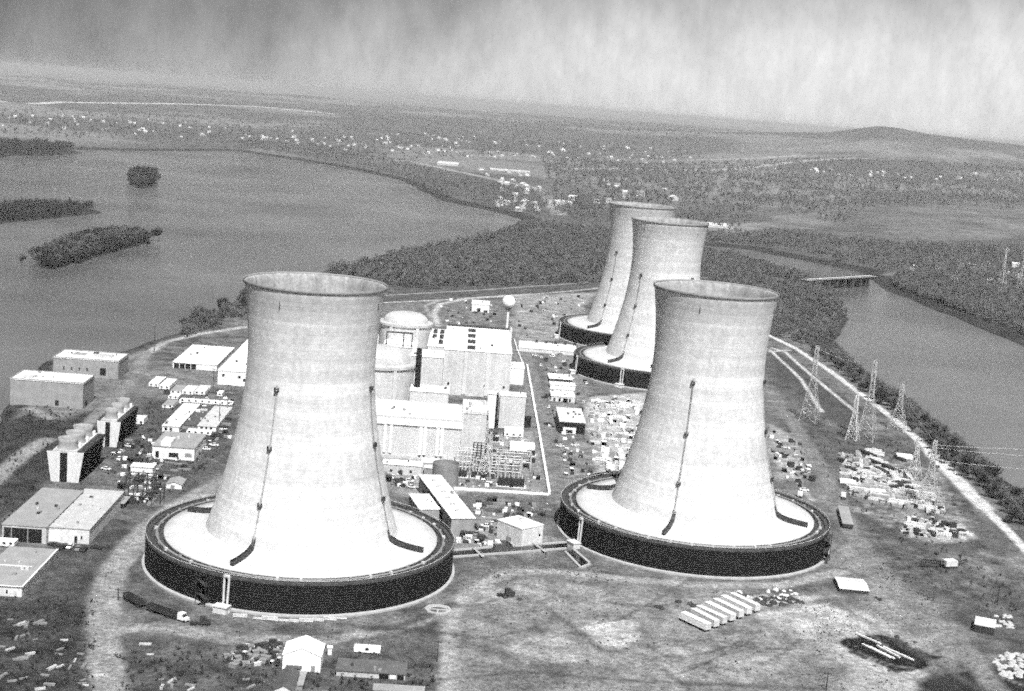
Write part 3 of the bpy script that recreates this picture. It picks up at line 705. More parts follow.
def xl(px, py=440):     # local x on the front wall from a picture column
    a = Vector((c.x,c.y,0)); u = Vector((math.cos(r_),math.sin(r_),0)); n = Vector((-math.sin(r_),math.cos(r_),0))
    return bis(lambda s: PJ(a-n*(d_/2)+u*s+Vector((0,0,h_*.4)))[0]-px,-80,80)
for px in (384.5,390.5,420,424.5,437,441.5):
    x = xl(px); pil(t,-d_/2,x-.75,x+.75,2.4,h_-3.25,M_white); 
    win(t,-d_/2-.15,x-.45,x+.45,1.4,2.3,M_black,'wall_vent')
win(t,-d_/2,xl(455),xl(456),1.2,2.4,M_black)
b = MB(); b.box(-w_*.38,w_*.05,-d_/2-1.6,-d_/2-.01,-.4,1.6); b.build('plinth', M_conc, t)
t,w_,d_,h_ = building('generator_annex','pale windowless annex set back at the right end of the nearer turbine hall','annex',fit(460,452,484,413,401),M_wallg,M_roofw,parapet=.8)
b = MB(); b.rev([(4.6,h_+.353),(4.7,h_+2.6),(4.3,h_+2.6),(4.3,h_+1.4),(.01,h_+1.5)],32,cx=1,cy=d_*.15); b.build('roof_tank', M_conc_hi, t)
b = MB(); b.box(w_/2+.01,w_/2+1.2,-d_/2,d_/2,0,h_*.8); b.build('dark_side_duct', M_dark, t)
t,w_,d_,h_ = building('stair_block','tall narrow white stair block with a dark slot on its right','stair tower',fit(485.5,428,494,394,391),M_white,M_roofw)
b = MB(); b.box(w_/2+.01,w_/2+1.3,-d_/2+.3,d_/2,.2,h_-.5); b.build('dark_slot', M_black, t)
t,w_,d_,h_ = building('switchgear_building','pale square switchgear building above the rounded white trailer','switchgear building',fit(498,428,523.5,395.5,391.5),M_wallg,M_roofw)
t2,w2,d2,h2 = building('machine_house','white low block right of the far turbine hall, under the white mast','service building',fit(509,384,523,368,362),M_white,M_roofw)
b = MB(); f0 = G(526,427); hh = HT(f0,417); b.box(-2.6,2.6,-2,2,-.2,hh); b.box(-2.8,2.8,-2.2,2.2,hh+.003,hh+.25)
tag(b.build('steel_bin', M_black, loc=f0),'black steel bin beside the pale switchgear building','bin')
# rounded trailer
t = trailer(fit(504,437,523,429.5,426),'white trailer with three dark windows and a dark skirt, below the switchgear building',wins=3,group='lone trailers')
t = trailer(fit(509.5,452,534.5,444.5,440.5),'plain white trailer between transformers and switchgear building',wins=0,group='lone trailers')
t,w_,d_,h_ = building('entry_annex','low white roofed entry annex at the foot of the nearer turbine hall','annex',fit(382,473,421,464,459.5),M_conc,M_roofw)
for i in range(3): win(t,-d_/2,-w_*.3+i*w_*.25,-w_*.24+i*w_*.25,1,2.4)
t,w_,d_,h_ = building('loading_dock','low pale ledge building between the entry annex and the grey tank','annex',fit(421.5,468,455,462.5,458.5),M_conc,M_roofw)
t,w_,d_,h_ = building('meter_hut','little grey hut left of the grey tank','hut',fit(424,474.5,432,468,465.5),M_grey,M_conc_hi)
f0 = G(444,487); r0 = 6.6; hh = HT(f0,466)
b = MB(); b.rev([(r0,-.4),(r0,hh),(r0-.35,hh),(r0-.35,hh-2.0),(.01,hh-1.9)],40); tag(b.build('storage_tank', mat('grey tank plate',.2,.18,.2,.6,streak=.15), loc=(f0.x,f0.y+r0,0), smooth=False),'squat grey open storage tank behind the long angled building','tank')
# long angled building and its small sister
t,w_,d_,h_ = building('long_building','long angled building with white roof and six roof vents, right of the left tower','long building',fit(450.5,536,473.5,518.5,475.5,16),M_brick,M_roofw,over=.4)
for i in range(6):
    y = -d_*.36+i*d_*.14
    b = MB(); b.box(-w_*.02-.9,-w_*.02+.9,y-.8,y+.8,h_+.353,h_+1.2); b.box(-w_*.02-1.1,-w_*.02+1.1,y-1,y+1,h_+1.203,h_+1.35); b.build('roof_vent', M_galv, t)
for i in range(5): win(t,0,-d_*.42+i*d_*.18,-d_*.36+i*d_*.18,2.4,3.6,M_black,'window',1,w_,d_)
win(t,-d_/2,-w_*.2,w_*.15,.2,3,M_grey,'door')
t,w_,d_,h_ = building('flat_hut','small white roofed block between the left basin ring and the long angled building','block',fit(418.6,524.5,438.5,509.5,494.5,16),M_brick,M_roofw,over=.3)
win(t,-d_/2,.1*w_,.2*w_,2,3,M_black); win(t,0,-d_*.2,-d_*.05,2,3.2,M_black,'window',1,w_,d_)
a = G(521,547.5); bq = G(542,543); rr = math.degrees(math.atan2(bq.y-a.y,bq.x-a.x))
t,w_,d_,h_ = building('canal_house','white two tone house on the canal edge between the two near basins','house',fit(521,547.5,542,529.5,520,rr),M_conc_hi,M_roofw,over=.2)
win(t,-d_/2,.3*w_,.38*w_,3.5,4.6,M_black); win(t,0,-d_*.1,d_*.1,.3,2.6,M_grey,'door',1,w_,d_)
# --- beyond the plant
t,w_,d_,h_ = building('gatehouse_shed','small white shed with a dark doorway, by the loop road beyond the plant','shed',fit(471.5,311.5,489,304,300),M_white,M_roofw)
win(t,-d_/2,-w_*.2,w_*.0,.2,3.5,M_black,'doorway'); win(t,-d_/2,w_*.2,w_*.42,.2,2,M_black,'doorway')
t,w_,d_,h_ = building('long_store','long low white store with dark vents along its roof, left of the third cooling tower','store',fit(518.5,351,576,347.5,341,GRID-3),M_conc_hi,M_roofw)
for i in range(5): roofbox(t,h_,-w_*.2+i*w_*.17,d_*.42,2.2,1.6,2.0,M_dark)
g = 'stores beside the laydown yard'
building('open_store','thin roofed open store with a dark front, northernmost beside the laydown yard','store',fit(549,381.5,572,378.5,373.5),M_dark,M_roofw,group=g)
building('flat_store','low white flat store just below the dark fronted one','store',fit(550,389,575,384.5,381.5),M_white,M_roofw,group=g)
t,w_,d_,h_ = building('flat_store','pale store with dark door slots above the large open shed','store',fit(551,401,574.5,396,390.5),M_conc_hi,M_roofw,group=g)
for i in range(4): win(t,-d_/2,-w_*.4+i*w_*.22,-w_*.32+i*w_*.22,.2,2.4,M_black,'door')
t,w_,d_,h_ = building('open_shed','large pale roofed shed with a black open front beside the laydown yard','shed',fit(559,433,584.5,421.5,407.5),M_dark,M_tarp)
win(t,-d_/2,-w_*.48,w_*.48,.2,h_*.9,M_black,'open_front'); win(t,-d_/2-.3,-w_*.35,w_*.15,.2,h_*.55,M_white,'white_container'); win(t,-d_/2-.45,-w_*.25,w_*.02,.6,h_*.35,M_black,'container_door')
# --- foreground
t,w_,d_,h_ = building('gabled_shed','tall bright white gabled metal shed at the bottom, in front of the left basin','shed',fit(282,670.5,320,654.5,642),mat('fresh white metal',.86,.04,.2,.6,fine=.05),mat('fresh white metal roof',.84,.04,.2,.6,fine=.05),'gable',2.6,.25)
win(t,-d_/2,w_*.25,w_*.36,.2,2.3,M_grey,'door')
building('dark_hut','tiny dark roofed hut against the white gabled shed front','hut',fit(286,673,300,668,665.5),M_grey,M_roofd)
building('white_privy','tiny upright white hut right of the white gabled shed','hut',fit(327.5,655,331.5,648,646.5),M_white,M_roofw)
t,w_,d_,h_ = building('long_hut','long low hut with a dark roof and pale wall, under the lone white trailer','hut',fit(336,676,405,670.5,659),M_conc,mat('dark felt roof',.10,.3,.3,.9,fine=.3))
win(t,-d_/2,w_*.28,w_*.36,.3,2,M_white,'door'); win(t,-d_/2,w_*.12,w_*.26,.2,2,M_black,'open_bay'); win(t,-d_/2,w_*.38,w_*.48,.2,2,M_black,'open_bay')
building('flat_hut','grey flat roofed hut cut by the bottom border, below the long dark hut','hut',fit(373,696,423,690,684.5),M_conc,M_roofg)
building('gabled_hut','hut with pale front gable and dark roof, cut by the bottom border','hut',fit(273,700,292.5,690,671),M_conc_hi,M_roofd,'gable',1.6)
building('lean_hut','narrow grey roofed hut right beside the pale gabled hut at the bottom','hut',fit(294,690,302,685,672),M_grey,M_roofg)
building('twin_shed','wide low white double shed with a ridge, on bare earth right of the right basin','shed',fit(839.5,592,868.5,588.5,577,-3),M_dark,M_tarp,'ridge',.8,.3)
building('dark_cabin','dark cabin with a pale roof at the lower right by the rubble','cabin',fit(974,632,993.5,624.5,617,-20),M_dark,M_tarp)

# --- water tower and mast
f0 = G(504.3,360); hh = HT(f0,308.5); rr = 5.0
t = thing('water_tower','slim white water tower with a round tank, beside the far turbine hall','water tower',f0)
MB().rev([(1.6,-.3),(1.05,3),(.95,hh-3),(1.1,hh-1.5)],20).build('column', M_white, t, smooth=True)
MB().rev([(1.1,hh-1.497),(1.9,hh-.4),(rr*.62,hh+.9)],32).build('tank_cone', M_grey, t, smooth=True)
MB().rev([(max(.01,rr*math.cos(a)),hh+.9+rr*.78+rr*math.sin(a)) for a in np.linspace(-.9,math.pi/2,16)],32).build('tank', M_white, t, smooth=True)
f0 = G(508.3,366); hh = HT(f0,327)
MBq = MB().rev([(.95,-.3),(.75,hh),(.6,hh),(.55,hh-1)],14); tag(MBq.build('vent_mast', M_white, loc=f0),'white vent mast right of the water tower column','mast')
# --- lamp / utility poles
def pole(px, py, ytop, label, arms=1):
    f0 = G(px,py); hh = HT(f0,ytop); b = MB(); b.bar((0,0,-.3),(0,0,hh),.24,6,.15)
    t = thing('utility_pole', label, 'pole', f0, R(random.uniform(-10,10)), 'poles'); b.build('post', M_dark, t)
    for k in range(arms):
        b = MB(); b.box(-1.3,1.3,-.12,.12,hh-.8-k*1.4,hh-.55-k*1.4); b.build('crossarm', M_dark, t)
for q in ((154,352,326,'thin dark pole on the river bank at the bend of the perimeter road'),(213,391,368,'dark pole at the left corner of the white warehouse'),(227,413,384,'dark pole beside the right office wing'),(219,426,398,'nearer dark pole in front of the right office wing'),
          (437,662,640,'dark pole beside the dirt track at the bottom'),(997,605,585,'dark pole on the rough slope at the lower right'),(826,691,672,'dark pole at the bottom border left of the black pit'),(118,600,588,'short dark pole by the flatbed wagons')): pole(*q)

# --- switchyard
def frame_thing(px, py, w, d, h, label, nx, nz, rot=GRID, m=None):
    f0 = G(px,py); t = thing('switchyard_frame', label, 'steel frame', f0, R(rot), 'switchyard frames')
    for i in range(nx+1):
        x = -w/2+w*i/nx
        b = MB()
        for y in (0,d): b.bar((x,y,-.2),(x,y,h),.28,4)
        b.bar((x,0,h),(x,d,h),.24,4); b.build('post', m or M_galv, t)
    for k in range(nz):
        z = h*(k+1)/nz
        for y in (0,d):
            b = MB(); b.bar((-w/2,y,z),(w/2,y,z),.26,4); b.build('beam', m or M_galv, t)
    return t
frame_thing(464,472,9,7,11,'pale grid steel frame at the annex corner of the switchyard',5,4)
frame_thing(482,476,7,6,8,'middle low steel frame of the switchyard',3,2)
frame_thing(505,478,15,6,10,'right steel frame over the transformers',4,3)
frame_thing(513,470,18,5,9,'rear right steel frame of the switchyard',4,2)
frame_thing(478,466,6,6,11,'dark tall frame beside the annex wall in the switchyard',3,4,m=M_dark)
def transformer(px, py, label, s=1.):
    f0 = G(px,py); t = thing('transformer', label, 'transformer', f0, R(GRID), 'transformers')
    b = MB(); b.box(-2.6*s,2.6*s,-1.4*s,1.4*s,.3,3.4*s); b.build('tank', M_dark, t)
    b = MB()
    for i in range(9): b.box(-2.5*s+i*.6*s,-2.25*s+i*.6*s,-2.1*s,-1.42*s,.8*s,3.1*s)
    b.build('radiator', M_dark, t)
    for x in (-1.6,0,1.6): MB().bar((x*s,0,3.4*s+.003),(x*s,.2,5.0*s),.22*s,6,.1*s).build('bushing', M_galv, t)
    b = MB(); b.box(-3.4*s,3.4*s,-2.6*s,2.4*s,-.3,.296); b.build('plinth', M_conc_hi, t)
transformer(504.5,485.5,'left one of the two big dark transformers by the white yard wall',1.25); transformer(517.5,486.5,'right one of the two big dark transformers by the white yard wall',1.25)
transformer(461.5,476.5,'dark transformer at the foot of the pale grid frame',1.0); transformer(476,477.5,'dark transformer between grid frame and lattice gantry',.9); transformer(491,474,'small dark transformer right of the lattice gantry',.8)
transformer(495,441.5,'dark transformer under the switchgear building',.8); transformer(531,455.5,'dark transformer at the right end of the plain white trailer',.8)
def lattice(px, py, ytop, wb, wt, label, arms=(), name='lattice_gantry', rot=0., m=None, r=.16, cat='pylon', grp=None, nseg=7):
    f0 = G(px,py); hh = HT(f0,ytop); t = thing(name, label, cat, f0, R(rot), grp); m = m or M_galv
    def W(z): 
        q = z/hh; return (wb*(1-q/.6)+wt*1.15*(q/.6)) if q < .6 else wt*1.15*(1-(q-.6)/.4)+wt*.75*((q-.6)/.4)
    zs = [hh*(1-(1-i/nseg)**1.25) for i in range(nseg+1)]
    for sx,sy in ((-1,-1),(1,-1),(1,1),(-1,1)):
        b = MB()
        for z0,z1 in zip(zs[:-1],zs[1:]): b.bar((sx*W(z0)/2,sy*W(z0)/2,z0-.2),(sx*W(z1)/2,sy*W(z1)/2,z1),r*1.3,4)
        b.build('leg', m, t)
    b = MB()
    for z0,z1 in zip(zs[:-1],zs[1:]):
        p0,p1 = W(z0)/2,W(z1)/2
        for (ax,ay),(bx,by) in (((-1,-1),(1,-1)),((1,-1),(1,1)),((1,1),(-1,1)),((-1,1),(-1,-1))):
            b.bar((ax*p0,ay*p0,z0),(bx*p1,by*p1,z1),r*.8,4); b.bar((bx*p0,by*p0,z0),(ax*p1,ay*p1,z1),r*.8,4); b.bar((ax*p1,ay*p1,z1),(bx*p1,by*p1,z1),r*.8,4)
    b.build('bracing', m, t)
    for fz, L_ in arms:
        z = hh*fz; b = MB()
        for s in (-1,1):
            b.bar((0,-W(z)/2,z),(s*L_,0,z+.3),r,4); b.bar((0,W(z)/2,z),(s*L_,0,z+.3),r,4); b.bar((0,0,z+2.2),(s*L_,0,z+.3),r*.8,4)
        b.build('crossarm', m, t)
        for s in (-1,1):
            MB().bar((s*L_*.95,0,z+.2),(s*L_*.95,0,z-2.6),.2,6).build('insulator', m, t)
    return t,f0,hh
lattice(483.5,478,421,7,1.2,'tall tapering lattice gantry in the switchyard beside the annex',nseg=8,r=.14,cat='lattice mast')
lattice(489,466,432,4,1.2,'slimmer lattice mast at the right of the switchyard gantry',nseg=7,r=.12,cat='lattice mast')
gp = 'transmission pylons beside the dike road'
PY = []
for px,py,yt,lab in ((809,421,346,'farthest lattice pylon beside the two pale strips of the meadow'),(866,440,361,'second lattice pylon left of the dike road, taller of the close pair'),(897,430,384,'lattice pylon standing closest to the dike road, right of the close pair'),(927,506,441,'nearest lattice pylon at the right end of the equipment yard')):
    PY.append(lattice(px,py,yt,11,2.2,lab,((.97,5.2),(.86,6.4),(.75,5.4)),'lattice_pylon',62,M_pyl,.115,'pylon',gp,8))
lattice(852,440,395,7,2,'low lattice pylon behind the equipment yard, wide legs and one arm',((.9,5),),'lattice_pylon',62,None,.14,'pylon',gp,6)
lattice(914,476,438,6,1.6,'slim lattice pylon in the middle of the equipment yard',((.95,4),),'lattice_pylon',40,None,.12,'pylon',gp,6)
lattice(1001,292,247,9,2,'lattice pylon in the woods across the channel, left one',((.95,5),),'lattice_pylon',30,None,.1,'pylon',gp,6)
lattice(1020,292,249,9,2,'lattice pylon in the woods across the channel, right one at the border',((.95,5),),'lattice_pylon',30,None,.1,'pylon',gp,6)
def wire(a, b, label, sag=3.0, r=.07):
    m = MB(); N_ = 14; a = Vector(a); b = Vector(b); last = a
    for i in range(1,N_+1):
        q = i/N_; p = a.lerp(b,q) - Vector((0,0,sag*4*q*(1-q))); m.bar(last,p,r,4); last = p
    o = m.build('power_line', M_galv); tag(o,label,'power line','power lines')
q4 = PY[3]
for fz,s,nm in ((.97,-1,'topmost'),(.86,1,'middle'),(.75,-1,'lowest')):
    top = Vector((q4[1].x,q4[1].y,q4[2]*fz)); off = Vector((math.cos(R(62)),math.sin(R(62)),0))*6*s
    wire(top+off,(430,735,26+18*(fz-.7)/.2),'%s power line from the nearest pylon out across the channel'%nm,5)
for (i,j,nm) in ((0,1,'from the farthest pylon to the taller one'),(1,2,'between the close pair of pylons'),(2,3,'from the dike side pylon to the nearest one')):
    a,b2 = PY[i],PY[j]; wire((a[1].x,a[1].y,a[2]*.98),(b2[1].x,b2[1].y,b2[2]*.98),'power line '+nm,3)

# --- white yard wall, canal, kerbs
def wall_run(pts, h, th, m, name, label, cat):
    b = MB()
    for p,q in zip(pts[:-1],pts[1:]):
        p = Vector(p); q = Vector(q); d = (q-p).normalized(); n = Vector((-d.y,d.x,0))*th/2
        b.add([p-n,q-n,q+n,p+n,p-n+Vector((0,0,h)),q-n+Vector((0,0,h)),q+n+Vector((0,0,h)),p+n+Vector((0,0,h))],[(3,2,1,0),(4,5,6,7),(0,1,5,4),(1,2,6,5),(2,3,7,6),(3,0,4,7)])
    return tag(b.build(name,m),label,cat)
wall_run([G(527,366),G(533,400),G(541,445),G(549.3,494.5)],1.4,1.3,M_white,'yard_wall','long low white yard wall beside the plant road','wall')
wall_run([G(548.6,495.5),G(510,493),G(454,489.5)],1.2,1.0,M_white,'yard_wall','low white yard wall in front of the transformers','wall')
wall_run([G(524,368),G(517,350),G(514,340)],1.2,1.0,M_conc_hi,'yard_wall','faint pale yard wall stub beyond the switchgear building','wall')
def sheet(pl, z, m, name):
    v = [G(a,b,0) for a,b in pl]; b = MB(); b.add([(p.x,p.y,z) for p in v],[tuple(range(len(v)))[::-1]])
    o = b.build(name,m); o.data.validate(); 
    if o.data.polygons[0].normal.z < 0: o.data.flip_normals()
    return struct(o)
M_canal = mat('still canal water',.012,.2,.1,.15,fine=.05,spec=.5)
sheet([(450,556.5),(567,547.5),(569,544),(513,548),(507,540.5),(485,543.5),(493,549),(450,552.5)],.42,M_canal,'canal_water')
sheet([(566,552),(573,551),(588,564),(581,567)],.42,M_canal,'canal_water')
b = MB()
def kerb(p, q, w=1.1, h=.75):
    p = G(*p); q = G(*q); d = (q-p).normalized(); n = Vector((-d.y,d.x,0))*w/2
    b.add([p-n-Vector((0,0,.4)),q-n-Vector((0,0,.4)),q+n-Vector((0,0,.4)),p+n-Vector((0,0,.4)),p-n+Vector((0,0,h)),q-n+Vector((0,0,h)),q+n+Vector((0,0,h)),p+n+Vector((0,0,h))],[(3,2,1,0),(4,5,6,7),(0,1,5,4),(1,2,6,5),(2,3,7,6),(3,0,4,7)])
for p,q in (((450,558),(566,549.2)),((450,551.5),(492,548)),((492,548),(484,542.8)),((507,539.8),(514,547)),((514,547),(566,543)),((581,568.5),(590,565)),((565,552.5),(580,568)),((573,550),(589,563.5))): kerb(p,q)
struct(b.build('canal_kerb', M_curb))
for k,(p,q,lab) in enumerate((((474,550.5),(482,558),'left white footbridge plank across the canal'),((534,545.5),(544,553),'right white footbridge plank across the canal'))):
    a = G(*p); c2 = G(*q); d = (c2-a); t = thing('footbridge',lab,'footbridge',(a+c2)/2,math.atan2(d.y,d.x),'canal footbridges'); Lh = d.length/2+1
    b = MB(); b.box(-Lh,Lh,-.6,.6,.8,1.0); b.build('deck',M_curb,t)
    for s in (-.6,.55):
        b = MB(); b.box(-Lh,Lh,s,s+.06,1.7,1.8)
        for i in range(4): b.box(-Lh+i*Lh*.66,-Lh+i*Lh*.66+.08,s,s+.06,1.0,1.7)
        b.build('handrail',M_galv,t)
f0 = G(438,610); b = MB(); b.rev([(5.2,-.2),(5.2,.5),(4.0,.5),(4.0,.25),(3.4,.2),(3.3,-.1)],8); b.box(-3.3,3.3,-.3,.3,.05,.4); b.box(-.3,.3,-3.3,-.31,.05,.35)
tag(b.build('ring_foundation',M_curb,loc=f0),'white octagonal foundation ring on bare earth beside the left basin','foundation')
# meadow kerbs (pale strips) are painted earth; the bridge
A, B2 = G(800,291,-3), G(869,286.3,-3); A.z = B2.z = 0
d = B2-A; Ln = d.length; t = thing('road_bridge','low concrete road bridge on piers across the right channel','bridge',(A+B2)/2,math.atan2(d.y,d.x))
b = MB(); b.box(-Ln/2+8,Ln/2+6,-5,5,9.6,10.3); b.build('deck',M_conc,t)
b = MB(); b.box(-Ln/2+8,Ln/2+6,-4.6,4.6,7.4,9.597); b.build('girder',M_black,t)  # girder coloured black to stand in for the shade under the deck
for s in (-5.0,4.6): 
    b = MB(); b.box(-Ln/2+8,Ln/2+6,s,s+.4,10.303,10.9); b.build('railing',M_dark,t)
for i in range(8):
    x = -Ln/2+10+(Ln-8)*(i+.4)/8; b = MB(); b.box(x-2,x+2,-4.0,4.0,-7,7.397); b.build('pier',M_dark,t)

# ------------------------------------------------------------------ vehicles and yard goods
def quad_box(b, c, sx, sy, sz, rot=0, tilt=0):
    tr = Matrix.Translation(c) @ Matrix.Rotation(rot,4,'Z') @ Matrix.Rotation(tilt,4,'X'); b.box(-sx/2,sx/2,-sy/2,sy/2,0,sz,tr)
def car_proto(label, m):
    t = thing('parked_car', label, 'car', (0,0,0), 0, 'cars parked about the site')
    b = MB(); pr = [(-2.4,.35),(-2.45,.85),(-1.4,1.0),(-.9,1.02),(1.3,1.02),(2.3,.95),(2.4,.4)]
    b.add([(x,-.9,z) for x,z in pr]+[(x,.9,z) for x,z in pr],[tuple(range(7))[::-1],tuple(range(7,14))]+[(i,(i+1)%7,(i+1)%7+7,i+7) for i in range(7)]); b.build('body',m,t)
    b = MB(); b.add([(-1.2,-.82,1.023),(1.5,-.82,1.023),(1.5,.82,1.023),(-1.2,.82,1.023),(-.6,-.68,1.5),(.9,-.68,1.5),(.9,.68,1.5),(-.6,.68,1.5)],[(0,1,5,4),(1,2,6,5),(2,3,7,6),(3,0,4,7)]); b.build('windows',M_glass,t)
    b = MB(); b.box(-.6,.9,-.68,.68,1.503,1.56); b.build('car_roof',m,t)
    for x in (-1.5,1.5):
        for y in (-.8,.8): MB().bar((x,y-.1,.33),(x,y+.12,.33),.33,10).build('wheel',M_rub,t)
    return t
cp = [car_proto('white car parked on bare ground near the site trailers',M_white), car_proto('dark car parked on bare ground near the plant',M_dark), car_proto('grey car parked on bare ground near the plant',M_grey)]
spots = [(128,447,0),(121,453,0),(119,460,0),(106,470,0),(176,398,1),(191,398,2),(203,447,2),(206,450,0),(200,468,1),(196,455,0),(228,420,1),(224,428,1),(221,433,2),(215,437,1),(214,446,0),(230,405,1),
 (393,478,0),(401,481,1),(409,482,0),(395,485,2),(403,487,1),(411,488,0),(387,479,1),(475,313,1),(488,310,0),(497,312,2),(484,315,1),(541,358,0),(546,361,1),(552,357,0),(560,355,2),(535,356,0),(565,362,0),(571,366,1),(541,366,0),
 (586,384,0),(594,385,2),(620,388,0),(545,398,1),(549,408,0),(551,415,2),(548,425,1),(556,442,1),(560,447,0),(566,452,2),(575,446,0),(500,523,1),(512,522,0),(508,526,2),(518,516,1),(492,525,0),(54,546,1),(62,549,1),(70,548,0),(78,550,2),(84,551,1),(96,549,1),(502,463,1),(498,456,2),(493,452,1),(470,528,0),(480,530,1),(486,527,0),(476,535,2),(800,486,1),(804,491,0)]
lbl = {0:('white','white'),1:('dark','dark'),2:('grey','grey')}
used = set()
areas = lambda x,y: 'by the offices at left' if x < 240 else ('by the entry annex' if x < 415 else ('on the lot beyond the plant' if y < 320 else ('beside the stores and laydown yard' if x > 530 and y < 460 and x<700 else ('in the equipment yard' if x>700 else 'near the canal and long building'))))
for x,y,k in spots:
    f0 = G(x,y); l = '%s car parked %s'%(lbl[k][0],areas(x,y)); rot = random.choice((0,90,90,20,160))+random.uniform(-8,8)
    if k not in used:
        used.add(k); cp[k].location = f0; cp[k].rotation_euler = (0,0,R(rot)); cp[k]['label'] = l
        cp[k].location.z = .1
    else: dup(cp[k],(f0.x,f0.y,.1),R(rot),label=l)
# seven parked box trailers
def box_trailer(c, rot, L_, w, h, label, m, group):
    t = thing('box_trailer',label,'trailer',c,rot,group)
    b = MB(); b.box(-L_/2,L_/2,-w/2,w/2,1.0,h); b.build('body',m,t)
    b = MB(); b.box(-L_/2-.05,L_/2+.05,-w/2-.05,w/2+.05,h+.003,h+.12); b.build('roof',M_roofw if m is M_white else M_tarp,t)
    b = MB(); b.box(-L_/2+.3,L_/2-.3,-w*.3,w*.3,.55,.997); b.build('chassis',M_dark,t)
    b = MB(); b.box(L_/2+.005,L_/2+.06,-w*.42,w*.42,1.1,h-.15); b.build('rear_door',M_galv,t)
    for x in (.28,.38):
        for s in (-1,1): MB().bar((L_*x,s*(w/2-.3),.5),(L_*x,s*w/2,.5),.5,10).build('wheel',M_rub,t)
    MB().box(-L_*.32,-L_*.3,-w*.4,w*.4,0,.997).build('landing_leg',M_dark,t)
nm = ['first, nearest the camera','second','third','fourth','fifth','sixth','last, farthest right']
for i in range(7):
    p0 = G(683+i*8.2+random.uniform(-2,1.5),620.5-i*3.3+random.uniform(-.8,.6)); p1 = G(708+i*8.2,632.5-i*3.2); dv = p1-p0
    box_trailer(((p0.x+p1.x)/2,(p0.y+p1.y)/2,.05),math.atan2(dv.y,dv.x),dv.length,2.6,3.4,'%s in the row of seven pale box trailers'%nm[i],(M_white,M_tarp,M_galv,M_white,M_tarp,M_white,M_conc_hi)[i],'row of box trailers')
# flatbed wagons by the left basin
for k,(p,q,lab) in enumerate((((124,598),(145,609),'dark flatbed wagon farther up the dirt road beside the left basin'),((146,609),(178,620),'dark flatbed wagon coupled behind the white tractor cab'))):
    p0,p1 = G(*p),G(*q); dv = p1-p0; t = thing('flatbed_wagon',lab,'wagon',((p0.x+p1.x)/2,(p0.y+p1.y)/2,.05),math.atan2(dv.y,dv.x),'flatbed wagons'); Lq = dv.length-2.6
    b = MB(); b.box(-Lq/2,Lq/2,-1.4,1.4,1.1,1.5); b.build('bed',M_dark,t)
    b = MB()
    for s in (-1.4,1.3): b.box(-Lq/2,Lq/2,s,s+.1,1.503,2.5)
    for x in np.linspace(-Lq/2,Lq/2-.15,8): b.box(x,x+.15,-1.28,1.28,1.503,2.7)
    b.build('stake_side',M_dark,t)
    for x in (-.36,-.26,.26,.36):
        for s in (-1,1): MB().bar((Lq*x,s*.95,.5),(Lq*x,s*1.3,.5),.5,10).build('wheel',M_rub,t)
def tractor(px, py, rot, label, m):
    t = thing('truck_cab',label,'truck',(*G(px,py)[:2],.05),R(rot),'trucks')
    b = MB(); b.add([(-1.2,-1.2,.7),(1.2,-1.2,.7),(1.2,1.2,.7),(-1.2,1.2,.7),(-1.2,-1.15,3.0),(.8,-1.15,3.0),(.8,1.15,3.0),(-1.2,1.15,3.0)],[(3,2,1,0),(4,5,6,7),(0,1,5,4),(1,2,6,5),(2,3,7,6),(3,0,4,7)]); b.build('cab',m,t)
    b = MB(); b.box(1.203,2.6,-1.0,1.0,.7,1.7); b.build('bonnet',m,t)
    b = MB(); b.add([(1.17,-1.0,1.8),(1.17,1.0,1.8),(.9,1.0,2.75),(.9,-1.0,2.75)],[(0,1,2,3)]); b.build('windscreen',M_glass,t)
    b = MB(); b.box(-4.5,-1.203,-.5,.5,.6,.95); b.build('chassis',M_dark,t)
    for x in (1.8,-2.6,-3.8):
        for s in (-1,1): MB().bar((x,s*.85,.5),(x,s*1.2,.5),.5,10).build('wheel',M_rub,t)
tractor(182,621,-28,'white truck cab in front of the dark flatbed wagon',M_white)
tractor(203,625,10,'dark truck parked right of the white truck cab',M_dark)
tractor(843,498,80,'white truck in front of the dark container van',M_white)
tractor(935,466,95,'white truck at the top of the equipment yard',M_white)
tractor(508,596,15,'dark truck alone on the bare earth below the canal',M_dark)
tractor(800,497,70,'white truck beside the right basin ring',M_white)
# dark container van
c,r_,w_,d_,h_ = fit(842,528.5,853,523.5,505.5,-8); t = thing('container_van','long dark container van parked right of the right basin','truck',c,r_)
MB().box(-w_/2,w_/2,-d_/2,d_/2,.9,h_).build('body',M_dark,t); b = MB(); b.box(-w_/2-.08,w_/2+.08,-d_/2-.08,d_/2+.08,h_+.003,h_+.15); b.build('roof',M_roofg,t)
for y in (-.35,-.25,.3):
    for s in (-1,1): MB().bar((s*(w_/2-.3),d_*y,.5),(s*w_/2,d_*y,.5),.5,10).build('wheel',M_rub,t)
MB().box(-w_*.3,w_*.3,-d_*.48,d_*.48,.55,.897).build('chassis',M_dark,t)
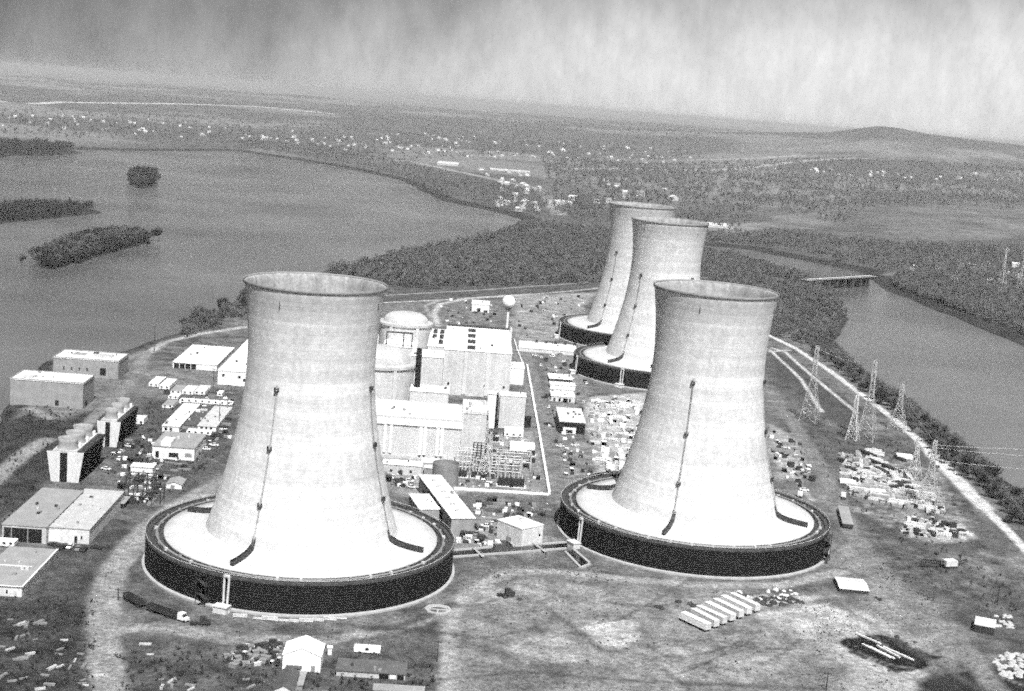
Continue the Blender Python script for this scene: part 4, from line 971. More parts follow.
# goods: stacks, crates, pipes, rubble
def stack_proto(kind, m):
    b = MB(); rnd = random.Random(kind)
    if kind == 0:
        for i in range(4):
            for j in range(5): b.box(-4,4+rnd.uniform(-.6,.4),-1.1+j*.45,-.7+j*.45,.15+i*.36,.46+i*.36)
    elif kind == 1:
        for i in range(3):
            for j in range(4-i): b.bar((-5,-1.2+j*.8+i*.4,.42+i*.68),(5,-1.2+j*.8+i*.4,.42+i*.68),.38,10)
    elif kind == 2:
        b.box(-1.2,1.2,-1.0,1.0,.1,1.6)
        for x in (-1.2,0,1.1): b.box(x,x+.1,-1.06,1.06,.05,1.66)
        b.box(-1.25,1.25,-1.05,1.05,1.663,1.74)
    elif kind == 3:
        b.rev([(1.2,0),(1.25,.1),(1.0,.15),(.55,.2),(.55,1.3),(1.0,1.35),(1.25,1.4),(1.2,1.5),(.01,1.5)],14)
    elif kind == 4: b.box(-5,5,-.3,.3,.3,.75)
    return b
def stuffy(kind, m, name, label, cat, group):
    return tag(stack_proto(kind,m).build(name,m),label,cat,group)
lay_protos = []
def scatter(kind, m, name, label, cat, group, pts, smin=.8, smax=1.3, rots=(2,92), jit=6):
    first = None
    for (x,y) in pts:
        f0 = G(x,y); s = random.uniform(smin,smax); ro = R(random.choice(rots)+random.uniform(-jit,jit))
        if first is None:
            first = stuffy(kind,m,name,label,cat,group); o = first
        else:
            o = first.copy(); C.objects.link(o)
        o.location = (f0.x,f0.y,.05); o.rotation_euler = (0,0,ro); o.scale = (s*random.uniform(.8,1.2),s,s*random.uniform(.7,1.2))
def rpts(n, pl):
    xs = [p[0] for p in pl]; ys = [p[1] for p in pl]; out = []
    a = np.array(pl)
    while len(out) < n:
        x,y = random.uniform(min(xs),max(xs)), random.uniform(min(ys),max(ys))
        if inside(np.array([x]),np.array([y]),pl)[0]: out.append((x,y))
    return out
CL = [([(376,470),(420,474),(414,492),(392,490)],14,'by the entry annex'),([(455,468),(530,452),(545,488),(460,488)],44,'in the transformer yard'),([(470,500),(552,502),(550,518),(480,520)],30,'on the lot below the yard wall'),
      ([(448,530),(500,522),(500,545),(455,549)],36,'beside the canal pool'),([(110,450),(150,430),(190,470),(160,490),(118,490)],40,'on the weedy ground between cooling blocks and left basin'),([(160,392),(240,392),(232,440),(200,450)],30,'around the office wings'),
      ([(545,350),(590,352),(590,398),(575,440),(546,440)],50,'around the stores'),([(560,448),(592,442),(600,478),(562,488)],30,'between plant road and right basin'),([(515,300),(590,296),(560,335),(520,338)],36,'on the bare lot before the farthest tower'),
      ([(770,430),(800,445),(815,480),(790,488),(770,450)],40,'on the pale ground right of the right tower'),([(460,430),(500,430),(530,445),(500,452),(462,450)],20,'at the switchgear building'),([(440,296),(500,306),(495,325),(440,325)],24,'inside the loop road'),([(128,478),(158,478),(154,506),(130,504)],40,'in the small substation')]
for pl_,n_,wh in CL:
    q3 = n_//3
    scatter(2,M_dark,'dark_crate','dark crate '+wh,'steel box','dark boxes '+wh,rpts(int(q3*1.7),pl_),.5,1.4)  # plain crate clutter, coloured dark
    scatter(2,M_white,'white_crate','white crate '+wh,'cabinet','white crates '+wh,rpts(int(q3*1.7),pl_),.35,1.1)  # the same crates, coloured white
    scatter(0,M_grey,'material_stack','grey material stack '+wh,'material stack','grey stacks '+wh,rpts(int(q3*1.8),pl_),.25,.9)
frame_thing(142,503,16,8,6,'dark frame of the small substation beside the lean-to',4,2,m=M_dark)
frame_thing(139,490,12,8,6,'rear dark frame of the small substation under the white hut',3,2,m=M_dark)
LAY = [(588,400),(640,396),(648,425),(622,476),(602,470),(592,440)]
scatter(2,M_white,'crate','white crate lying in the laydown yard beside the third tower','crate','white crates in the laydown yard',rpts(70,LAY),.8,1.5)
scatter(2,M_grey,'crate','grey crate lying in the laydown yard beside the third tower','crate','grey crates in the laydown yard',rpts(30,LAY),.6,1.2)
scatter(0,M_tarp,'lumber_stack','pale lumber stack lying in the laydown yard','lumber stack','lumber in the laydown yard',rpts(34,LAY),.6,1.1)
scatter(1,M_conc_hi,'pipe_stack','pale pipe stack lying in the laydown yard','pipe stack','pipes in the laydown yard',rpts(16,LAY),.5,1.0)
YA = [(845,470),(880,470),(935,490),(945,515),(900,508),(855,496)]
YB = [(838,452),(875,450),(905,480),(850,480)]
YC = [(905,520),(935,520),(972,535),(955,540),(905,535)]
scatter(0,M_wood,'lumber_stack','timber stack in the rows of the right equipment yard','lumber stack','timber in the equipment yard',rpts(60,YA)+[(846+k*4,456+k*5.5) for k in range(5)]+[(858+k*4,455+k*5.5) for k in range(5)],.8,1.3,(75,165))
scatter(1,M_galv,'pipe_stack','steel pipe stack in the right equipment yard','pipe stack','pipes in the equipment yard',rpts(36,YA)+rpts(26,YB),.6,1.1,(75,165))
scatter(2,M_conc,'crate','pale grey crate in the right equipment yard','crate','pale crates in the equipment yard',rpts(40,YA)+rpts(24,YB)+rpts(30,YC),.4,1.1)
scatter(0,M_conc_hi,'lumber_stack','pale lumber stack in the rows of the right equipment yard','lumber stack','pale lumber in the equipment yard',rpts(36,YA)+rpts(20,YB)+rpts(24,YC),.5,1.1,(75,165))
scatter(2,M_dark,'crate','dark crate in the right equipment yard','crate','dark crates in the equipment yard',rpts(56,YA)+rpts(22,YC),.6,1.4)
scatter(3,M_wood,'cable_drum','wooden cable drum in the right equipment yard','cable drum','cable drums in the equipment yard',rpts(18,[(900,475),(935,488),(942,505),(905,495)]),.8,1.2)
scatter(0,M_dark,'lumber_stack','long dark steel stack behind the equipment yard','steel stack','dark steel stacks in the equipment yard',[(868,455),(874,463),(880,471),(890,470),(900,460),(845,463),(851,471)],1.2,1.8,(110,))
for k,(x,y) in enumerate([(845+i*7.5,462+i*1.0) for i in range(9)]):
    f0 = G(x,y); dv = G(x+13,y+24)-f0; Lr = dv.length; t = thing('pipe_rack','long %s rack row of stacked steel in the right equipment yard'%('dark' if k % 2 else 'pale'),'rack',(f0+dv/2),math.atan2(dv.y,dv.x),'%s rack rows in the equipment yard'%('dark' if k % 2 else 'pale'))
    b = MB()
    for q in range(5): b.box(-Lr/2+random.uniform(0,4),Lr/2-random.uniform(0,5),-1.3+q*.55,-.85+q*.55,.5,1.0+.3*random.random())
    b.build('bars',M_dark if k % 2 else M_tarp,t)
    b = MB()
    for q in range(4): b.box(-Lr/2+2+q*Lr/4.5,-Lr/2+2.4+q*Lr/4.5,-1.5,1.6,0,.497)
    b.build('trestle',M_grey,t)
tag_pts = [(848,484),(878,494),(905,459)]
for k,(x,y) in enumerate(tag_pts):
    trailer(fit(x-8,y,x+8,y-3.5,y-6.5,-8),'white long trailer %s'%('at the left side of the equipment yard','in the centre of the equipment yard','at the top of the equipment yard')[k],wins=0,group='yard trailers')
scatter(2,M_grey,'scrap_crate','small scrap block in the heap left of the white gabled shed','scrap','scrap heap blocks',rpts(40,[(226,655),(240,645),(280,644),(281,667),(228,668)]),.5,1.0,(0,30,60,90),30)
scatter(2,M_tarp,'scrap_crate','pale scrap block in the heap left of the white gabled shed','scrap','pale scrap heap blocks',rpts(22,[(226,655),(240,645),(280,644),(281,667),(228,668)]),.4,.8,(0,30,60,90),30)
scatter(2,M_dark,'scrap_crate','dark scrap block in the heap left of the white gabled shed','scrap','dark scrap heap blocks',rpts(40,[(226,655),(240,645),(280,644),(281,667),(228,668)]),.5,1.0,(0,30,60,90),30)
scatter(0,M_grey,'lumber_stack','grey lumber stack on the dark ground at the bottom left','lumber stack','lumber at the bottom left',[(15,626),(35,640),(60,650),(20,660),(70,668),(45,676),(90,662),(12,682),(262,684),(251,688),(246,680),(160,680),(172,687),(190,686)]+rpts(16,[(0,610),(70,612),(90,690),(0,690)]),.22,.6,(15,75,50),30)
scatter(0,M_conc,'lumber_stack','pale lumber stack on the dark ground at the bottom left','lumber stack','pale lumber at the bottom left',[(22,625),(60,667),(75,661),(85,686),(30,655),(64,641),(52,669),(98,676),(40,690),(162,688),(172,682),(191,690),(145,645),(150,655),(10,650)],.25,.55,(15,75,50),30)
scatter(1,M_conc,'concrete_pipe','short concrete pipe stack at the foot of the left basin','pipe stack','pipes below the left basin',[(258,619),(270,620),(282,621),(294,622),(306,621.5),(318,621),(330,620),(342,619),(225,613),(240,617)],.35,.6,(2,))
scatter(4,M_white,'white_beam','white beam lying across the black pit at the lower right','beam','white beams on the black pit',[(876,652),(882,654),(888,653),(898,655),(868,640)],.9,1.3,(120,128),3)
# rubble heaps: rock meshes
def rock(seed):
    r = np.random.default_rng(seed); b = MB(); n = 9
    for k in range(4):
        z = (0,.45,.85,1.05)[k]; q = (1.0,.95,.6,.1)[k]
        for i in range(n):
            a = 2*math.pi*i/n; rr = q*r.uniform(.75,1.2); b.v.append((rr*math.cos(a),rr*math.sin(a),z*r.uniform(.85,1.15)))
    for k in range(3):
        for i in range(n): b.f.append((k*n+i,k*n+(i+1)%n,(k+1)*n+(i+1)%n,(k+1)*n+i))
    b.f.append(tuple(range(3*n,4*n))); return b
def rocks(m, name, label, cat, group, pts, s0, s1):
    first = None
    for x,y in pts:
        f0 = G(x,y); s = random.uniform(s0,s1)
        if first is None: first = tag(rock(len(pts)).build(name,m),label,cat,group); o = first
        else: o = first.copy(); C.objects.link(o)
        o.location = (f0.x,f0.y,-.1); o.rotation_euler = (0,0,random.uniform(0,6.28)); o.scale = (s*random.uniform(.7,1.3),s,s*random.uniform(.5,.9))
rocks(M_rock,'boulder','pale boulder of the rubble heap in the lower right corner','boulder','pale rubble heap',rpts(60,[(988,662),(1005,652),(1026,656),(1026,678),(1005,678)]),.7,1.7)
rocks(M_rock,'boulder','pale boulder beside the dark cabin','boulder','rubble by the dark cabin',rpts(26,[(996,616),(1010,614),(1014,628),(996,628)]),.6,1.3)
rocks(M_dark,'spoil_lump','dark lump of the spoil row in front of the right basin','spoil','dark spoil lumps',rpts(46,[(732,594),(770,597),(800,598),(806,605),(770,607),(738,600)]),.8,1.8)
rocks(M_tarp,'spoil_lump','pale lump of the spoil row in front of the right basin','spoil','pale spoil lumps',rpts(22,[(735,592),(790,590),(802,598),(760,603)]),.6,1.4)
rocks(M_dark,'spoil_lump','dark lump around the black pit','spoil','spoil lumps round the pit',rpts(24,[(840,640),(905,632),(935,655),(915,675),(860,668)]),.5,1.2)
rocks(M_dark,'spoil_lump','dark lump on the bare earth right of the canal','spoil','lumps on bare earth',[(690,604),(694,606),(678,602),(735,610),(742,613),(520,600),(510,597),(505,598),(880,600),(876,598),(658,607),(662,609)],.7,1.8)

# crawler crane on the slope
f0 = G(949,567.5); t = thing('crawler_crane','small crawler crane with lowered dark boom on the rough right slope','crane',f0,R(20))
b = MB(); b.box(-3,3,-1.8,1.8,1.1,3.6); b.build('cab',M_tarp,t)
for sy in (-1,1): b = MB(); b.box(-3.4,3.4,sy*1.3-.5,sy*1.3+.5,.0,1.05); b.build('track',M_dark,t)
b = MB()
for y,z in ((-.6,1.6),(.6,1.6),(0,2.8)): b.bar((-2.8,y,z),(-15,y*.3,z+1.5),.22,4)
for k in range(8):
    x = -3-k*1.5; b.bar((x,-.5,1.7+k*.18),(x-1.5,.5,1.8+k*.18),.14,4); b.bar((x,.5,1.7+k*.18),(x-1.5,0,2.9+k*.18),.14,4)
b.build('boom',M_black,t)
b = MB(); b.bar((2.8,0,2.2),(12,4,2.0),.35,5); b.bar((7,2,0),(7,2,5.5),.25,5); b.build('counter_frame',M_dark,t)
# loose clods and stones over the bare ground, nobody could count them
def clods(label, pls, n, s0, s1, m, seed):
    r = np.random.default_rng(seed); V = []
    for pl in pls:
        W_ = [tuple(G(a,b)[:2]) for a,b in pl]; A_ = np.array(W_); c = r.uniform(A_.min(0),A_.max(0),(n*3,2)); c = c[inside(c[:,0],c[:,1],W_)]
        c = c[vnoise(c[:,0],c[:,1],9,seed) > .35+.3*r.random(len(c))][:n]
        k = len(c); sc = (r.uniform(s0,s1,k)*r.random(k)**.5)[:,None]; a = r.uniform(0,6.28,k)
        ring = [np.stack([c[:,0]+sc[:,0]*np.cos(a+q*2.094),c[:,1]+sc[:,0]*np.sin(a+q*2.094),np.full(k,-.05)],-1) for q in range(3)]
        top = np.stack([c[:,0],c[:,1],sc[:,0]*.9],-1)
        for q in range(3): V.append(np.stack([ring[q],ring[(q+1)%3],top],1).reshape(-1,3))
    me = arr_mesh('clods',np.concatenate(V),3,m); o = bpy.data.objects.new('clods',me); C.objects.link(o); o['kind'] = 'stuff'; o['label'] = label; o['category'] = 'clods'
def arr_mesh(name, v, per, m):
    n = len(v)//per; me = bpy.data.meshes.new(name)
    me.vertices.add(len(v)); me.vertices.foreach_set('co', v.astype(np.float32).ravel())
    me.loops.add(len(v)); me.loops.foreach_set('vertex_index', np.arange(len(v),dtype=np.int32))
    me.polygons.add(n); me.polygons.foreach_set('loop_start', np.arange(0,len(v),per,dtype=np.int32)); me.polygons.foreach_set('loop_total', np.full(n,per,np.int32))
    me.update(); me.materials.append(m); return me
BARE = [[(455,600),(560,575),(700,590),(830,600),(850,640),(800,690),(440,690)],[(800,600),(900,600),(960,640),(950,690),(800,690)],[(830,560),(900,545),(1000,570),(1020,640),(900,600)],
        [(60,560),(140,560),(200,610),(430,640),(430,690),(100,690),(0,690),(0,600)],[(100,380),(235,390),(200,490),(60,500)],[(440,555),(560,552),(620,580),(450,600)],[(780,360),(880,420),(960,500),(850,545),(800,440)],[(500,300),(590,296),(560,345),(600,480),(555,480)]]
clods('dark clods and stones strewn over the bare ground',BARE,650,.25,.75,M_dark,3)
0 and clods('pale stones and litter strewn over the bare ground',BARE,1300,.3,.9,M_rock,4)
# ------------------------------------------------------------------ trees
def crown_arrays(seed, n, rx, rz, zc, L0, L1, wd, flat=.0):
    r = np.random.default_rng(seed); k = 5
    cen = r.normal(size=(k,3)); cen /= np.linalg.norm(cen,axis=1)[:,None]; cen *= np.array([rx*.5,rx*.5,rz*.5]); rad = r.uniform(.45,.7,k)
    which = r.integers(0,k,n); d = r.normal(size=(n,3)); d /= np.linalg.norm(d,axis=1)[:,None]
    p = cen[which] + d*(r.random(n)[:,None]**.45)*rad[which][:,None]*np.array([rx,rx,rz]); p[:,2] += zc
    ax = d*np.array([1,1,.5]) + np.array([0,0,.9]) + r.normal(size=(n,3))*.45; ax /= np.linalg.norm(ax,axis=1)[:,None]
    sd_ = np.cross(ax, r.normal(size=(n,3))); sd_ /= np.linalg.norm(sd_,axis=1)[:,None]
    ln = r.uniform(L0,L1,n)[:,None]; w_ = (r.uniform(.6,1.3,n)*wd)[:,None]
    v = np.stack([p-ax*ln/2-sd_*w_*.3, p-ax*ln/2+sd_*w_*.3, p+ax*ln*.1+sd_*w_, p+ax*ln/2, p+ax*ln*.1-sd_*w_],1)
    return v.reshape(-1,3)
def arr_mesh(name, v, per, m):
    n = len(v)//per; me = bpy.data.meshes.new(name)
    me.vertices.add(len(v)); me.vertices.foreach_set('co', v.astype(np.float32).ravel())
    me.loops.add(len(v)); me.loops.foreach_set('vertex_index', np.arange(len(v),dtype=np.int32))
    me.polygons.add(n); me.polygons.foreach_set('loop_start', np.arange(0,len(v),per,dtype=np.int32)); me.polygons.foreach_set('loop_total', np.full(n,per,np.int32))
    me.update(); me.materials.append(m); return me
def trunk_mb(seed, h):
    r = random.Random(seed); b = MB(); b.bar((0,0,-.4),(r.uniform(-.2,.2),r.uniform(-.2,.2),h*.55),.3,6,.18); 
    for k in range(5):
        a = r.uniform(0,6.28); z0 = h*r.uniform(.25,.55); b.bar((0,0,z0),(math.cos(a)*h*.22,math.sin(a)*h*.22,z0+h*r.uniform(.2,.35)),.13,4,.04)
    b.bar((0,0,h*.55),(r.uniform(-.5,.5),r.uniform(-.5,.5),h*.92),.18,5,.04); return b
PROT = []
for k in range(6):
    h = (9,11,8,12,10,7)[k]; t = thing('bare_tree','bare grey tree','tree'); 
    trunk_mb(k,h).build('trunk',M_trunk,t)
    me = arr_mesh('crown',crown_arrays(k,420,h*.42,h*.42,h*.6,1.0,2.4,.22),5,M_twig if k % 3 else M_ever)
    o = bpy.data.objects.new('crown',me); C.objects.link(o); o.parent = t; PROT.append([t,False])
def plant_tree(x, y, s, label, group, z=0):
    k = random.randrange(6); t,u = PROT[k]
    if not u: PROT[k][1] = True; o = t; o.location = (x,y,z); o.rotation_euler = (0,0,random.uniform(0,6.28)); o.scale = (s,s,s*random.uniform(.85,1.15)); o['label'] = label; o['group'] = group
    else: dup(t,(x,y,z),random.uniform(0,6.28),(s,s,s*random.uniform(.85,1.15)),label,group)
def along(pl, n, width):
    v = [G(a,b,0) for a,b in pl]; seg = [(q-p).length for p,q in zip(v[:-1],v[1:])]; tot = sum(seg); out = []
    for _ in range(n):
        d = random.uniform(0,tot); i = 0
        while d > seg[i]: d -= seg[i]; i += 1
        p = v[i].lerp(v[i+1],d/seg[i]); out.append((p.x+random.uniform(-width,width),p.y+random.uniform(-width,width)))
    return out
for x,y in along([(812,352),(838,366),(868,388),(905,416),(935,442),(960,465),(990,492),(1028,528)],135,9): plant_tree(x,y,random.uniform(.55,1.05),'bare grey tree on the bank between dike road and right channel','trees along the right bank')
for x,y in along([(186,331),(215,319),(250,306),(300,288)],60,9): plant_tree(x,y,random.uniform(.8,1.4),'bare grey tree on the river bank behind the white warehouse','trees behind the white warehouse')
for x,y in along([(45,263),(80,250),(120,241),(146,239)],150,22): plant_tree(x,y,random.uniform(.9,1.5),'dark bare tree on the nearest wooded river islet','trees on the nearest islet',-.5)
# dense woods as stuff, one object per wood
def wood(name, label, pl, n, hmin, hmax, per=55, twig=(1.6,3.4), wd=.32, m=None, wz=-2, water=True, minsd=3):
    W_ = np.array([tuple(G(a,b,0)[:2]) for a,b in pl]); lo,hi = W_.min(0),W_.max(0); pts = []
    r = np.random.default_rng(len(label)+n)
    while len(pts) < n:
        c = r.uniform(lo,hi,(4000,2)); c = c[inside(c[:,0],c[:,1],[tuple(q) for q in W_])]
        if water: c = c[land_sd(c[:,0],c[:,1]) > minsd]
        c = c[vnoise(c[:,0],c[:,1],45,5) > .22*r.random(len(c))+.08]
        pts += list(c)
    pts = np.array(pts[:n]); vv = []
    zz = hill_z(pts[:,0],pts[:,1])
    bases = [crown_arrays(100+k,per,.42,.45,.55,twig[0]/10,twig[1]/10,wd/10) for k in range(8)]
    for k,(x,y) in enumerate(pts):
        h = r.uniform(hmin,hmax); a = r.uniform(0,6.28); v = bases[k%8]*h; c_,s_ = math.cos(a),math.sin(a)
        vv.append(np.stack([v[:,0]*c_-v[:,1]*s_+x, v[:,0]*s_+v[:,1]*c_+y, v[:,2]+zz[k]-.5],-1))
    me = arr_mesh(name,np.concatenate(vv),5,m or M_twig); o = bpy.data.objects.new(name,me); C.objects.link(o)
    o['kind'] = 'stuff'; o['label'] = label; o['category'] = 'wood'; return o
wood('woodland','bare grey wood at the far end of the plant island',[(325,274),(400,256),(500,236),(525,224),(600,232),(720,250),(745,262),(720,285),(600,284),(520,286),(430,290),(375,284)],4200,8,14,50)
wood('woodland','bare wood on the point beside the road bridge',[(700,288),(705,252),(745,262),(800,276),(845,302),(850,322),(835,346),(810,346),(770,335),(740,300)],1500,8,13,55)
wood('brush','brush between the river and the perimeter road behind the white warehouse',[(180,334),(212,318),(245,304),(300,286),(300,296),(245,316),(212,328),(186,338)],420,4,10,60,water=True,minsd=-1)
wood('brush','continuous brush along the channel bank below the dike road',[(835,348),(866,377),(910,404),(948,436),(1024,494),(1050,520),(1050,545),(1005,508),(960,470),(925,435),(890,405),(840,366),(815,350)],2100,3,7,50,water=True,minsd=-2)
wood('woodland','dark wood on the right shore across the channel',[(890,286),(950,308),(1030,338),(1060,345),(1060,325),(1000,300),(930,278),(900,276)],1500,8,14,50)
wood('woodland','grey woods inland of the right shore',[(790,250),(880,272),(930,276),(1040,320),(1060,290),(1040,250),(880,246),(800,236),(700,236),(700,245)],2600,9,15,34)
wood('woodland','dark wooded islet beside the left border',[(-60,226),(-60,211),(0,209),(40,207),(85,209),(100,213),(60,217),(0,222)],700,9,15,44,m=M_ever,minsd=1)
wood('woodland','dense dark undergrowth covering the nearest islet',[(38,268),(42,255),(70,240),(110,232),(150,237),(150,243),(100,256),(55,270)],2400,5,11,40,m=M_ever,minsd=1)
wood('woodland','small round wooded islet in the upper river',[(128,186),(130,178),(142,175),(156,179),(157,186),(142,189)],160,16,24,60,m=M_ever,minsd=0)
wood('woodland','dark wooded shore at the far left',[(-60,156),(-60,146),(0,146),(60,148),(80,152),(40,155),(0,156)],600,14,24,30,m=M_ever,minsd=0)
for nm_,lab_,pl_,n_ in (('scrub','dark low scrub and weeds on the rough ground at the bottom left',[(0,600),(70,590),(95,602),(98,695),(-10,695),(-10,600)],260),('scrub','low weeds on the rough ground between the bottom huts',[(115,648),(230,650),(290,668),(330,662),(430,666),(436,691),(118,691)],260),
    ('scrub','low scrub on the rough slope right of the dirt road',[(870,545),(930,548),(1000,570),(1040,620),(1000,610),(920,600),(880,575)],90),('scrub','low scrub on the river slope by the pump house',[(0,405),(90,405),(50,470),(0,540)],300),
    ('scrub','thin scrub on the meadow left of the dike road',[(800,400),(850,430),(930,450),(990,535),(960,560),(870,545),(820,470)],300),('scrub','weeds around the office wings and cooling blocks',[(95,470),(150,395),(225,440),(190,495),(130,490)],350)):
    wood(nm_,lab_,pl_,n_,.7,2.4,26,(2.5,5),.5,m=M_ever,water=False)
wood('woodland','scrubby trees along the far river bank',[(240,149),(330,162),(400,177),(440,196),(500,210),(560,222),(600,230),(600,205),(520,192),(450,176),(400,165),(330,150),(240,140)],2200,9,17,22,m=M_twig)
wood('woodland','distant woods on the plain beyond the towers',[(540,160),(700,168),(870,178),(1040,188),(1040,214),(880,206),(840,228),(760,208),(740,236),(600,222),(560,210)],5200,11,19,16,(2.4,4.5),.55)
wood('woodland','distant scattered woods round the far town',[(-20,112),(260,120),(520,132),(700,140),(700,166),(540,158),(400,165),(250,146),(60,140),(-20,140)],2600,12,22,12,(3,5),.7,water=False)

# ------------------------------------------------------------------ distant houses
def house_proto(label, wall, roof, w, d, h, rise, group):
    b = MB(); X,Y = w/2,d/2
    t = thing('country_house',label,'house',(0,0,0),0,group)
    b.add([(-X,-Y,-2),(X,-Y,-2),(X,-Y,h),(0,-Y,h+rise),(-X,-Y,h),(-X,Y,-2),(X,Y,-2),(X,Y,h),(0,Y,h+rise),(-X,Y,h)],[(0,1,2,3,4),(9,8,7,6,5),(0,5,6,1),(1,6,7,2),(4,9,5,0)]); b.build('wall',wall,t)
    b = MB()
    for s in (-1,1): b.add([(s*(X+.4),-Y-.4,h-.3),(s*(X+.4),Y+.4,h-.3),(0,Y+.4,h+rise+.1),(0,-Y-.4,h+rise+.1),(s*(X+.4),-Y-.4,h),(s*(X+.4),Y+.4,h),(0,Y+.4,h+rise+.4),(0,-Y-.4,h+rise+.4)],[(0,1,2,3),(7,6,5,4),(0,4,5,1),(1,5,6,2),(2,6,7,3),(3,7,4,0)])
    b.build('roof',roof,t); return t
def hz(x,y): return float(hill_z(np.array([x]),np.array([y]))[0])
def ground_at(px,py):        # follow the sight line down to the terrain
    z = 0.
    for _ in range(12):
        p = G(px,py,min(z,150)); z = .5*z+.5*hz(p.x,p.y)
    return p.x,p.y,hz(p.x,p.y)
towns = [(150,[(250,128),(420,134),(560,140),(700,152),(690,166),(560,160),(420,158),(330,150),(255,140)],'white house in the far riverside town','houses of the far town',.4,.95),
         (34,[(478,168),(520,170),(548,190),(545,214),(500,212),(490,190)],'white house in the village on the far river bank','houses of the bank village',.55,1.0),
         (44,[(0,112),(120,118),(260,128),(250,140),(120,136),(0,126)],'white house in the hazy far left plain','houses of the left plain',.4,.9),
         (16,[(905,256),(1020,262),(1024,286),(960,284),(900,272)],'white house in the woods across the channel','houses across the channel',.45,.8),
         (24,[(735,166),(870,172),(1000,178),(1000,184),(860,178),(735,172)],'white house along the road below the hill','houses below the hill',.5,1.1),
         (14,[(560,205),(610,210),(640,196),(700,205),(690,180),(600,180)],'white farmhouse in the woods beyond the far towers','farmhouses beyond the towers',.7,1.2)]
HP = house_proto('white house',M_conc,M_conc_hi,10,14,6,3.5,'x'); HPd = house_proto('white house',M_white,M_grey,10,16,6,4,'x'); fu = [False,False]
for n,pl,lab,grp,s0,s1 in towns:
    for x,y in rpts(n,pl):
        gx_,gy_,gz_ = ground_at(x,y); i = random.random() < .35; pr = HPd if i else HP; s = random.uniform(s0,s1); l = lab.replace('white','grey roofed white') if i else lab
        if not fu[i]: fu[i] = True; o = pr; o['label'] = l; o['group'] = grp+(' with grey roofs' if i else '')
        else: o = dup(pr,label=l,group=grp+(' with grey roofs' if i else ''))
        o.location = (gx_,gy_,gz_); o.rotation_euler = (0,0,random.uniform(0,3.14)); o.scale = (s*random.uniform(.8,1.6),s,s)
for fx,lab in ((fit(703,228.5,734,225,221.5),'long white factory beside the pale field behind the towers'),(fit(555,206.5,572,201.5,199.5),'wide white mill in the bank village'),(fit(437,166.5,458,163,161),'largest white works in the far town'),(fit(490,172,530,169,168),'long pale works right of the largest one in the far town'),(fit(664,211,669,208,206.5),'small white barn left of the farthest tower')):
    t,w_,d_,h_ = building('distant_works',lab,'works',fx,M_conc,M_conc_hi,group='distant works')
    t.location.z = 0.

# ------------------------------------------------------------------ air, sky, sun, camera
hz_ = MB(); hz_.box(-42000,42000,-900,52000,-14,216)
m = bpy.data.materials.new('haze air'); m.use_nodes = True; nt = m.node_tree; nt.nodes.clear()
ov = nt.nodes.new('ShaderNodeOutputMaterial'); pv = nt.nodes.new('ShaderNodeVolumePrincipled'); pv.inputs['Color'].default_value = (.7,.7,.7,1); pv.inputs['Density'].default_value = 6.0e-5; pv.inputs['Anisotropy'].default_value = 0.0
nt.links.new(pv.outputs[0], ov.inputs['Volume'])
o = hz_.build('haze', m); o['kind'] = 'stuff'; o['label'] = 'pale haze over the river valley'

SUN_AZ, SUN_EL = 12.0, 54.0           # sun stands behind the viewer, to the right
wd = bpy.data.worlds.new('World'); SC.world = wd; wd.use_nodes = True
nt = wd.node_tree; N = nt.nodes; L = nt.links; bg = N['Background']
sky = N.new('ShaderNodeTexSky'); sky.sky_type = 'NISHITA'; sky.sun_disc = False; sky.sun_elevation = R(SUN_EL); sky.sun_rotation = R(180-SUN_AZ); sky.dust_density = 3
bw = N.new('ShaderNodeRGBToBW'); L.new(sky.outputs['Color'], bw.inputs['Color'])
tc = N.new('ShaderNodeTexCoord'); sp = N.new('ShaderNodeSeparateXYZ'); L.new(tc.outputs['Generated'], sp.inputs[0])
def mth(op,a,b=None,c=None):
    k = N.new('ShaderNodeMath'); k.operation = op
    for i,v in enumerate((a,b,c)):
        if v is None: continue
        if isinstance(v,(int,float)): k.inputs[i].default_value = v
        else: L.new(v,k.inputs[i])
    return k.outputs[0]
azn = mth('ARCTAN2',sp.outputs['X'],sp.outputs['Y'])
cb = N.new('ShaderNodeCombineXYZ'); L.new(mth('MULTIPLY',azn,13.0),cb.inputs[0]); L.new(mth('MULTIPLY',sp.outputs['Z'],6.0),cb.inputs[1])
nz = N.new('ShaderNodeTexNoise'); nz.inputs['Scale'].default_value = 1.0; nz.inputs['Detail'].default_value = 4; L.new(cb.outputs[0],nz.inputs['Vector'])
# cloud deck with ragged falling curtains: darker with elevation, densest to the left
lvl = mth('ADD', sp.outputs['Z'], mth('MULTIPLY', mth('SUBTRACT', nz.outputs['Fac'], .5), .11))
edge = mth('ADD', .071, mth('MULTIPLY', azn, .10))
dk_ = N.new('ShaderNodeMapRange'); dk_.interpolation_type = 'SMOOTHSTEP'
L.new(mth('SUBTRACT',lvl,edge),dk_.inputs['Value']); dk_.inputs['From Min'].default_value = -.06; dk_.inputs['From Max'].default_value = .036; dk_.inputs['To Min'].default_value = 1.0; dk_.inputs['To Max'].default_value = .36
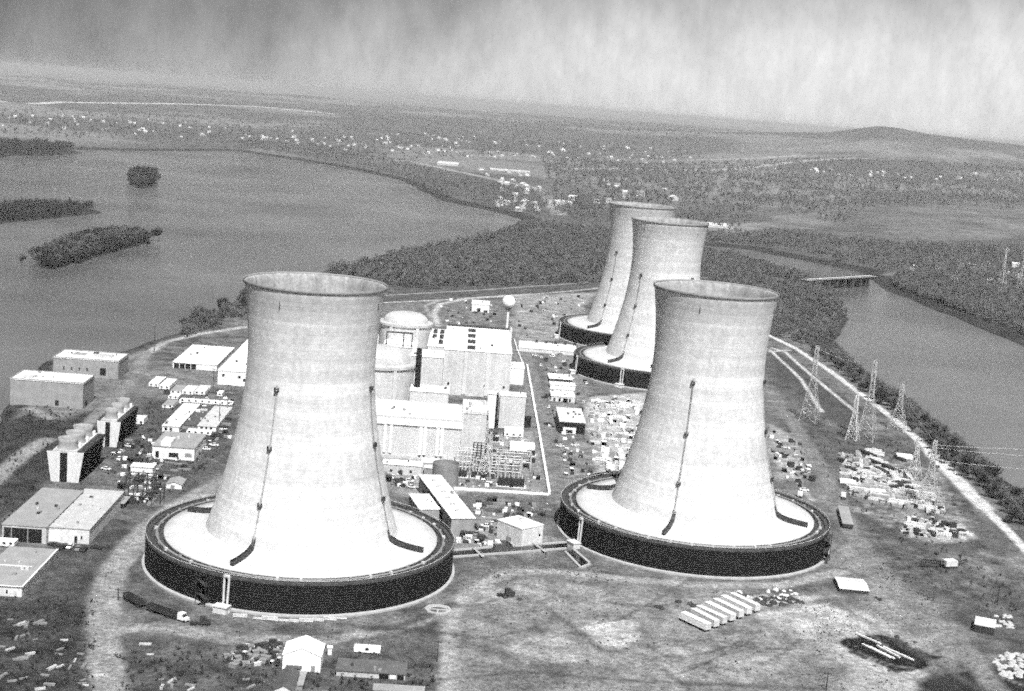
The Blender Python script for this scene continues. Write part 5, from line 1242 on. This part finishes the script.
# bright veil of low cloud, thinning out overhead and towards the left
veil = N.new('ShaderNodeMapRange'); veil.interpolation_type = 'SMOOTHSTEP'; L.new(sp.outputs['Z'],veil.inputs['Value']); veil.inputs['From Min'].default_value = .12; veil.inputs['From Max'].default_value = .4; veil.inputs['To Min'].default_value = 1; veil.inputs['To Max'].default_value = 0
side = N.new('ShaderNodeMapRange'); side.interpolation_type = 'SMOOTHSTEP'; L.new(azn,side.inputs['Value']); side.inputs['From Min'].default_value = -.42; side.inputs['From Max'].default_value = .15; side.inputs['To Min'].default_value = 3.8; side.inputs['To Max'].default_value = 9.4
cl = mth('MULTIPLY', mth('MULTIPLY', side.outputs['Result'], dk_.outputs['Result']), veil.outputs['Result'])
n5 = N.new('ShaderNodeTexNoise'); n5.inputs['Scale'].default_value = 5.0; n5.inputs['Detail'].default_value = 8; n5.inputs['Roughness'].default_value = .75; L.new(cb.outputs[0],n5.inputs['Vector'])
mott = N.new('ShaderNodeMapRange'); L.new(n5.outputs['Fac'],mott.inputs['Value']); mott.inputs['From Min'].default_value = .3; mott.inputs['From Max'].default_value = .7; mott.inputs['To Min'].default_value = .82; mott.inputs['To Max'].default_value = 1.16
inv = mth('SUBTRACT', 1.0, mth('MULTIPLY', veil.outputs['Result'], .8))
v = mth('ADD', mth('MULTIPLY', bw.outputs['Val'], inv), mth('MULTIPLY', cl, mott.outputs['Result']))
L.new(v, bg.inputs['Color']); bg.inputs['Strength'].default_value = .06

sl = bpy.data.lights.new('sun','SUN'); sl.energy = 4.9; sl.angle = R(.5); sl.color = (1,1,1)
so = bpy.data.objects.new('sun',sl); C.objects.link(so)
d = Vector((math.sin(R(SUN_AZ))*math.cos(R(SUN_EL)), -math.cos(R(SUN_AZ))*math.cos(R(SUN_EL)), math.sin(R(SUN_EL))))
so.rotation_euler = d.to_track_quat('Z','Y').to_euler(); so.location = (200,-300,600)

cd = bpy.data.cameras.new('camera'); co = bpy.data.objects.new('camera',cd); C.objects.link(co)
cd.sensor_width = 36; cd.lens = F/1024*36; cd.clip_start = 1; cd.clip_end = 120000
right = Vector((1,0,0)); up = Vector((0,math.sin(PI_),math.cos(PI_))); back = Vector((0,-math.cos(PI_),math.sin(PI_)))
r2 = right*math.cos(RO)-up*(-math.sin(RO)); u2 = up*math.cos(RO)-right*math.sin(RO)
# scene leans clockwise in the frame: the camera is rolled the other way
mx = Matrix((r2,u2,back)).transposed().to_4x4(); mx.translation = Vector((0,0,CH)); co.matrix_world = mx
SC.camera = co
SC.view_settings.view_transform = 'Standard'; SC.view_settings.look = 'None'; SC.view_settings.gamma = 1; SC.view_settings.use_curve_mapping = False
SC.view_settings.exposure = 0.48
SC.cycles.use_denoising = False
SC.cycles.use_adaptive_sampling = False
SC.cycles.use_sample_subset = True; SC.cycles.sample_offset = 0; SC.cycles.sample_subset_length = 14   # coarse, film-like grain
SC.cycles.filter_width = 1.8
SC.cycles.max_bounces = 5; SC.cycles.diffuse_bounces = 2; SC.cycles.glossy_bounces = 2; SC.cycles.volume_bounces = 0
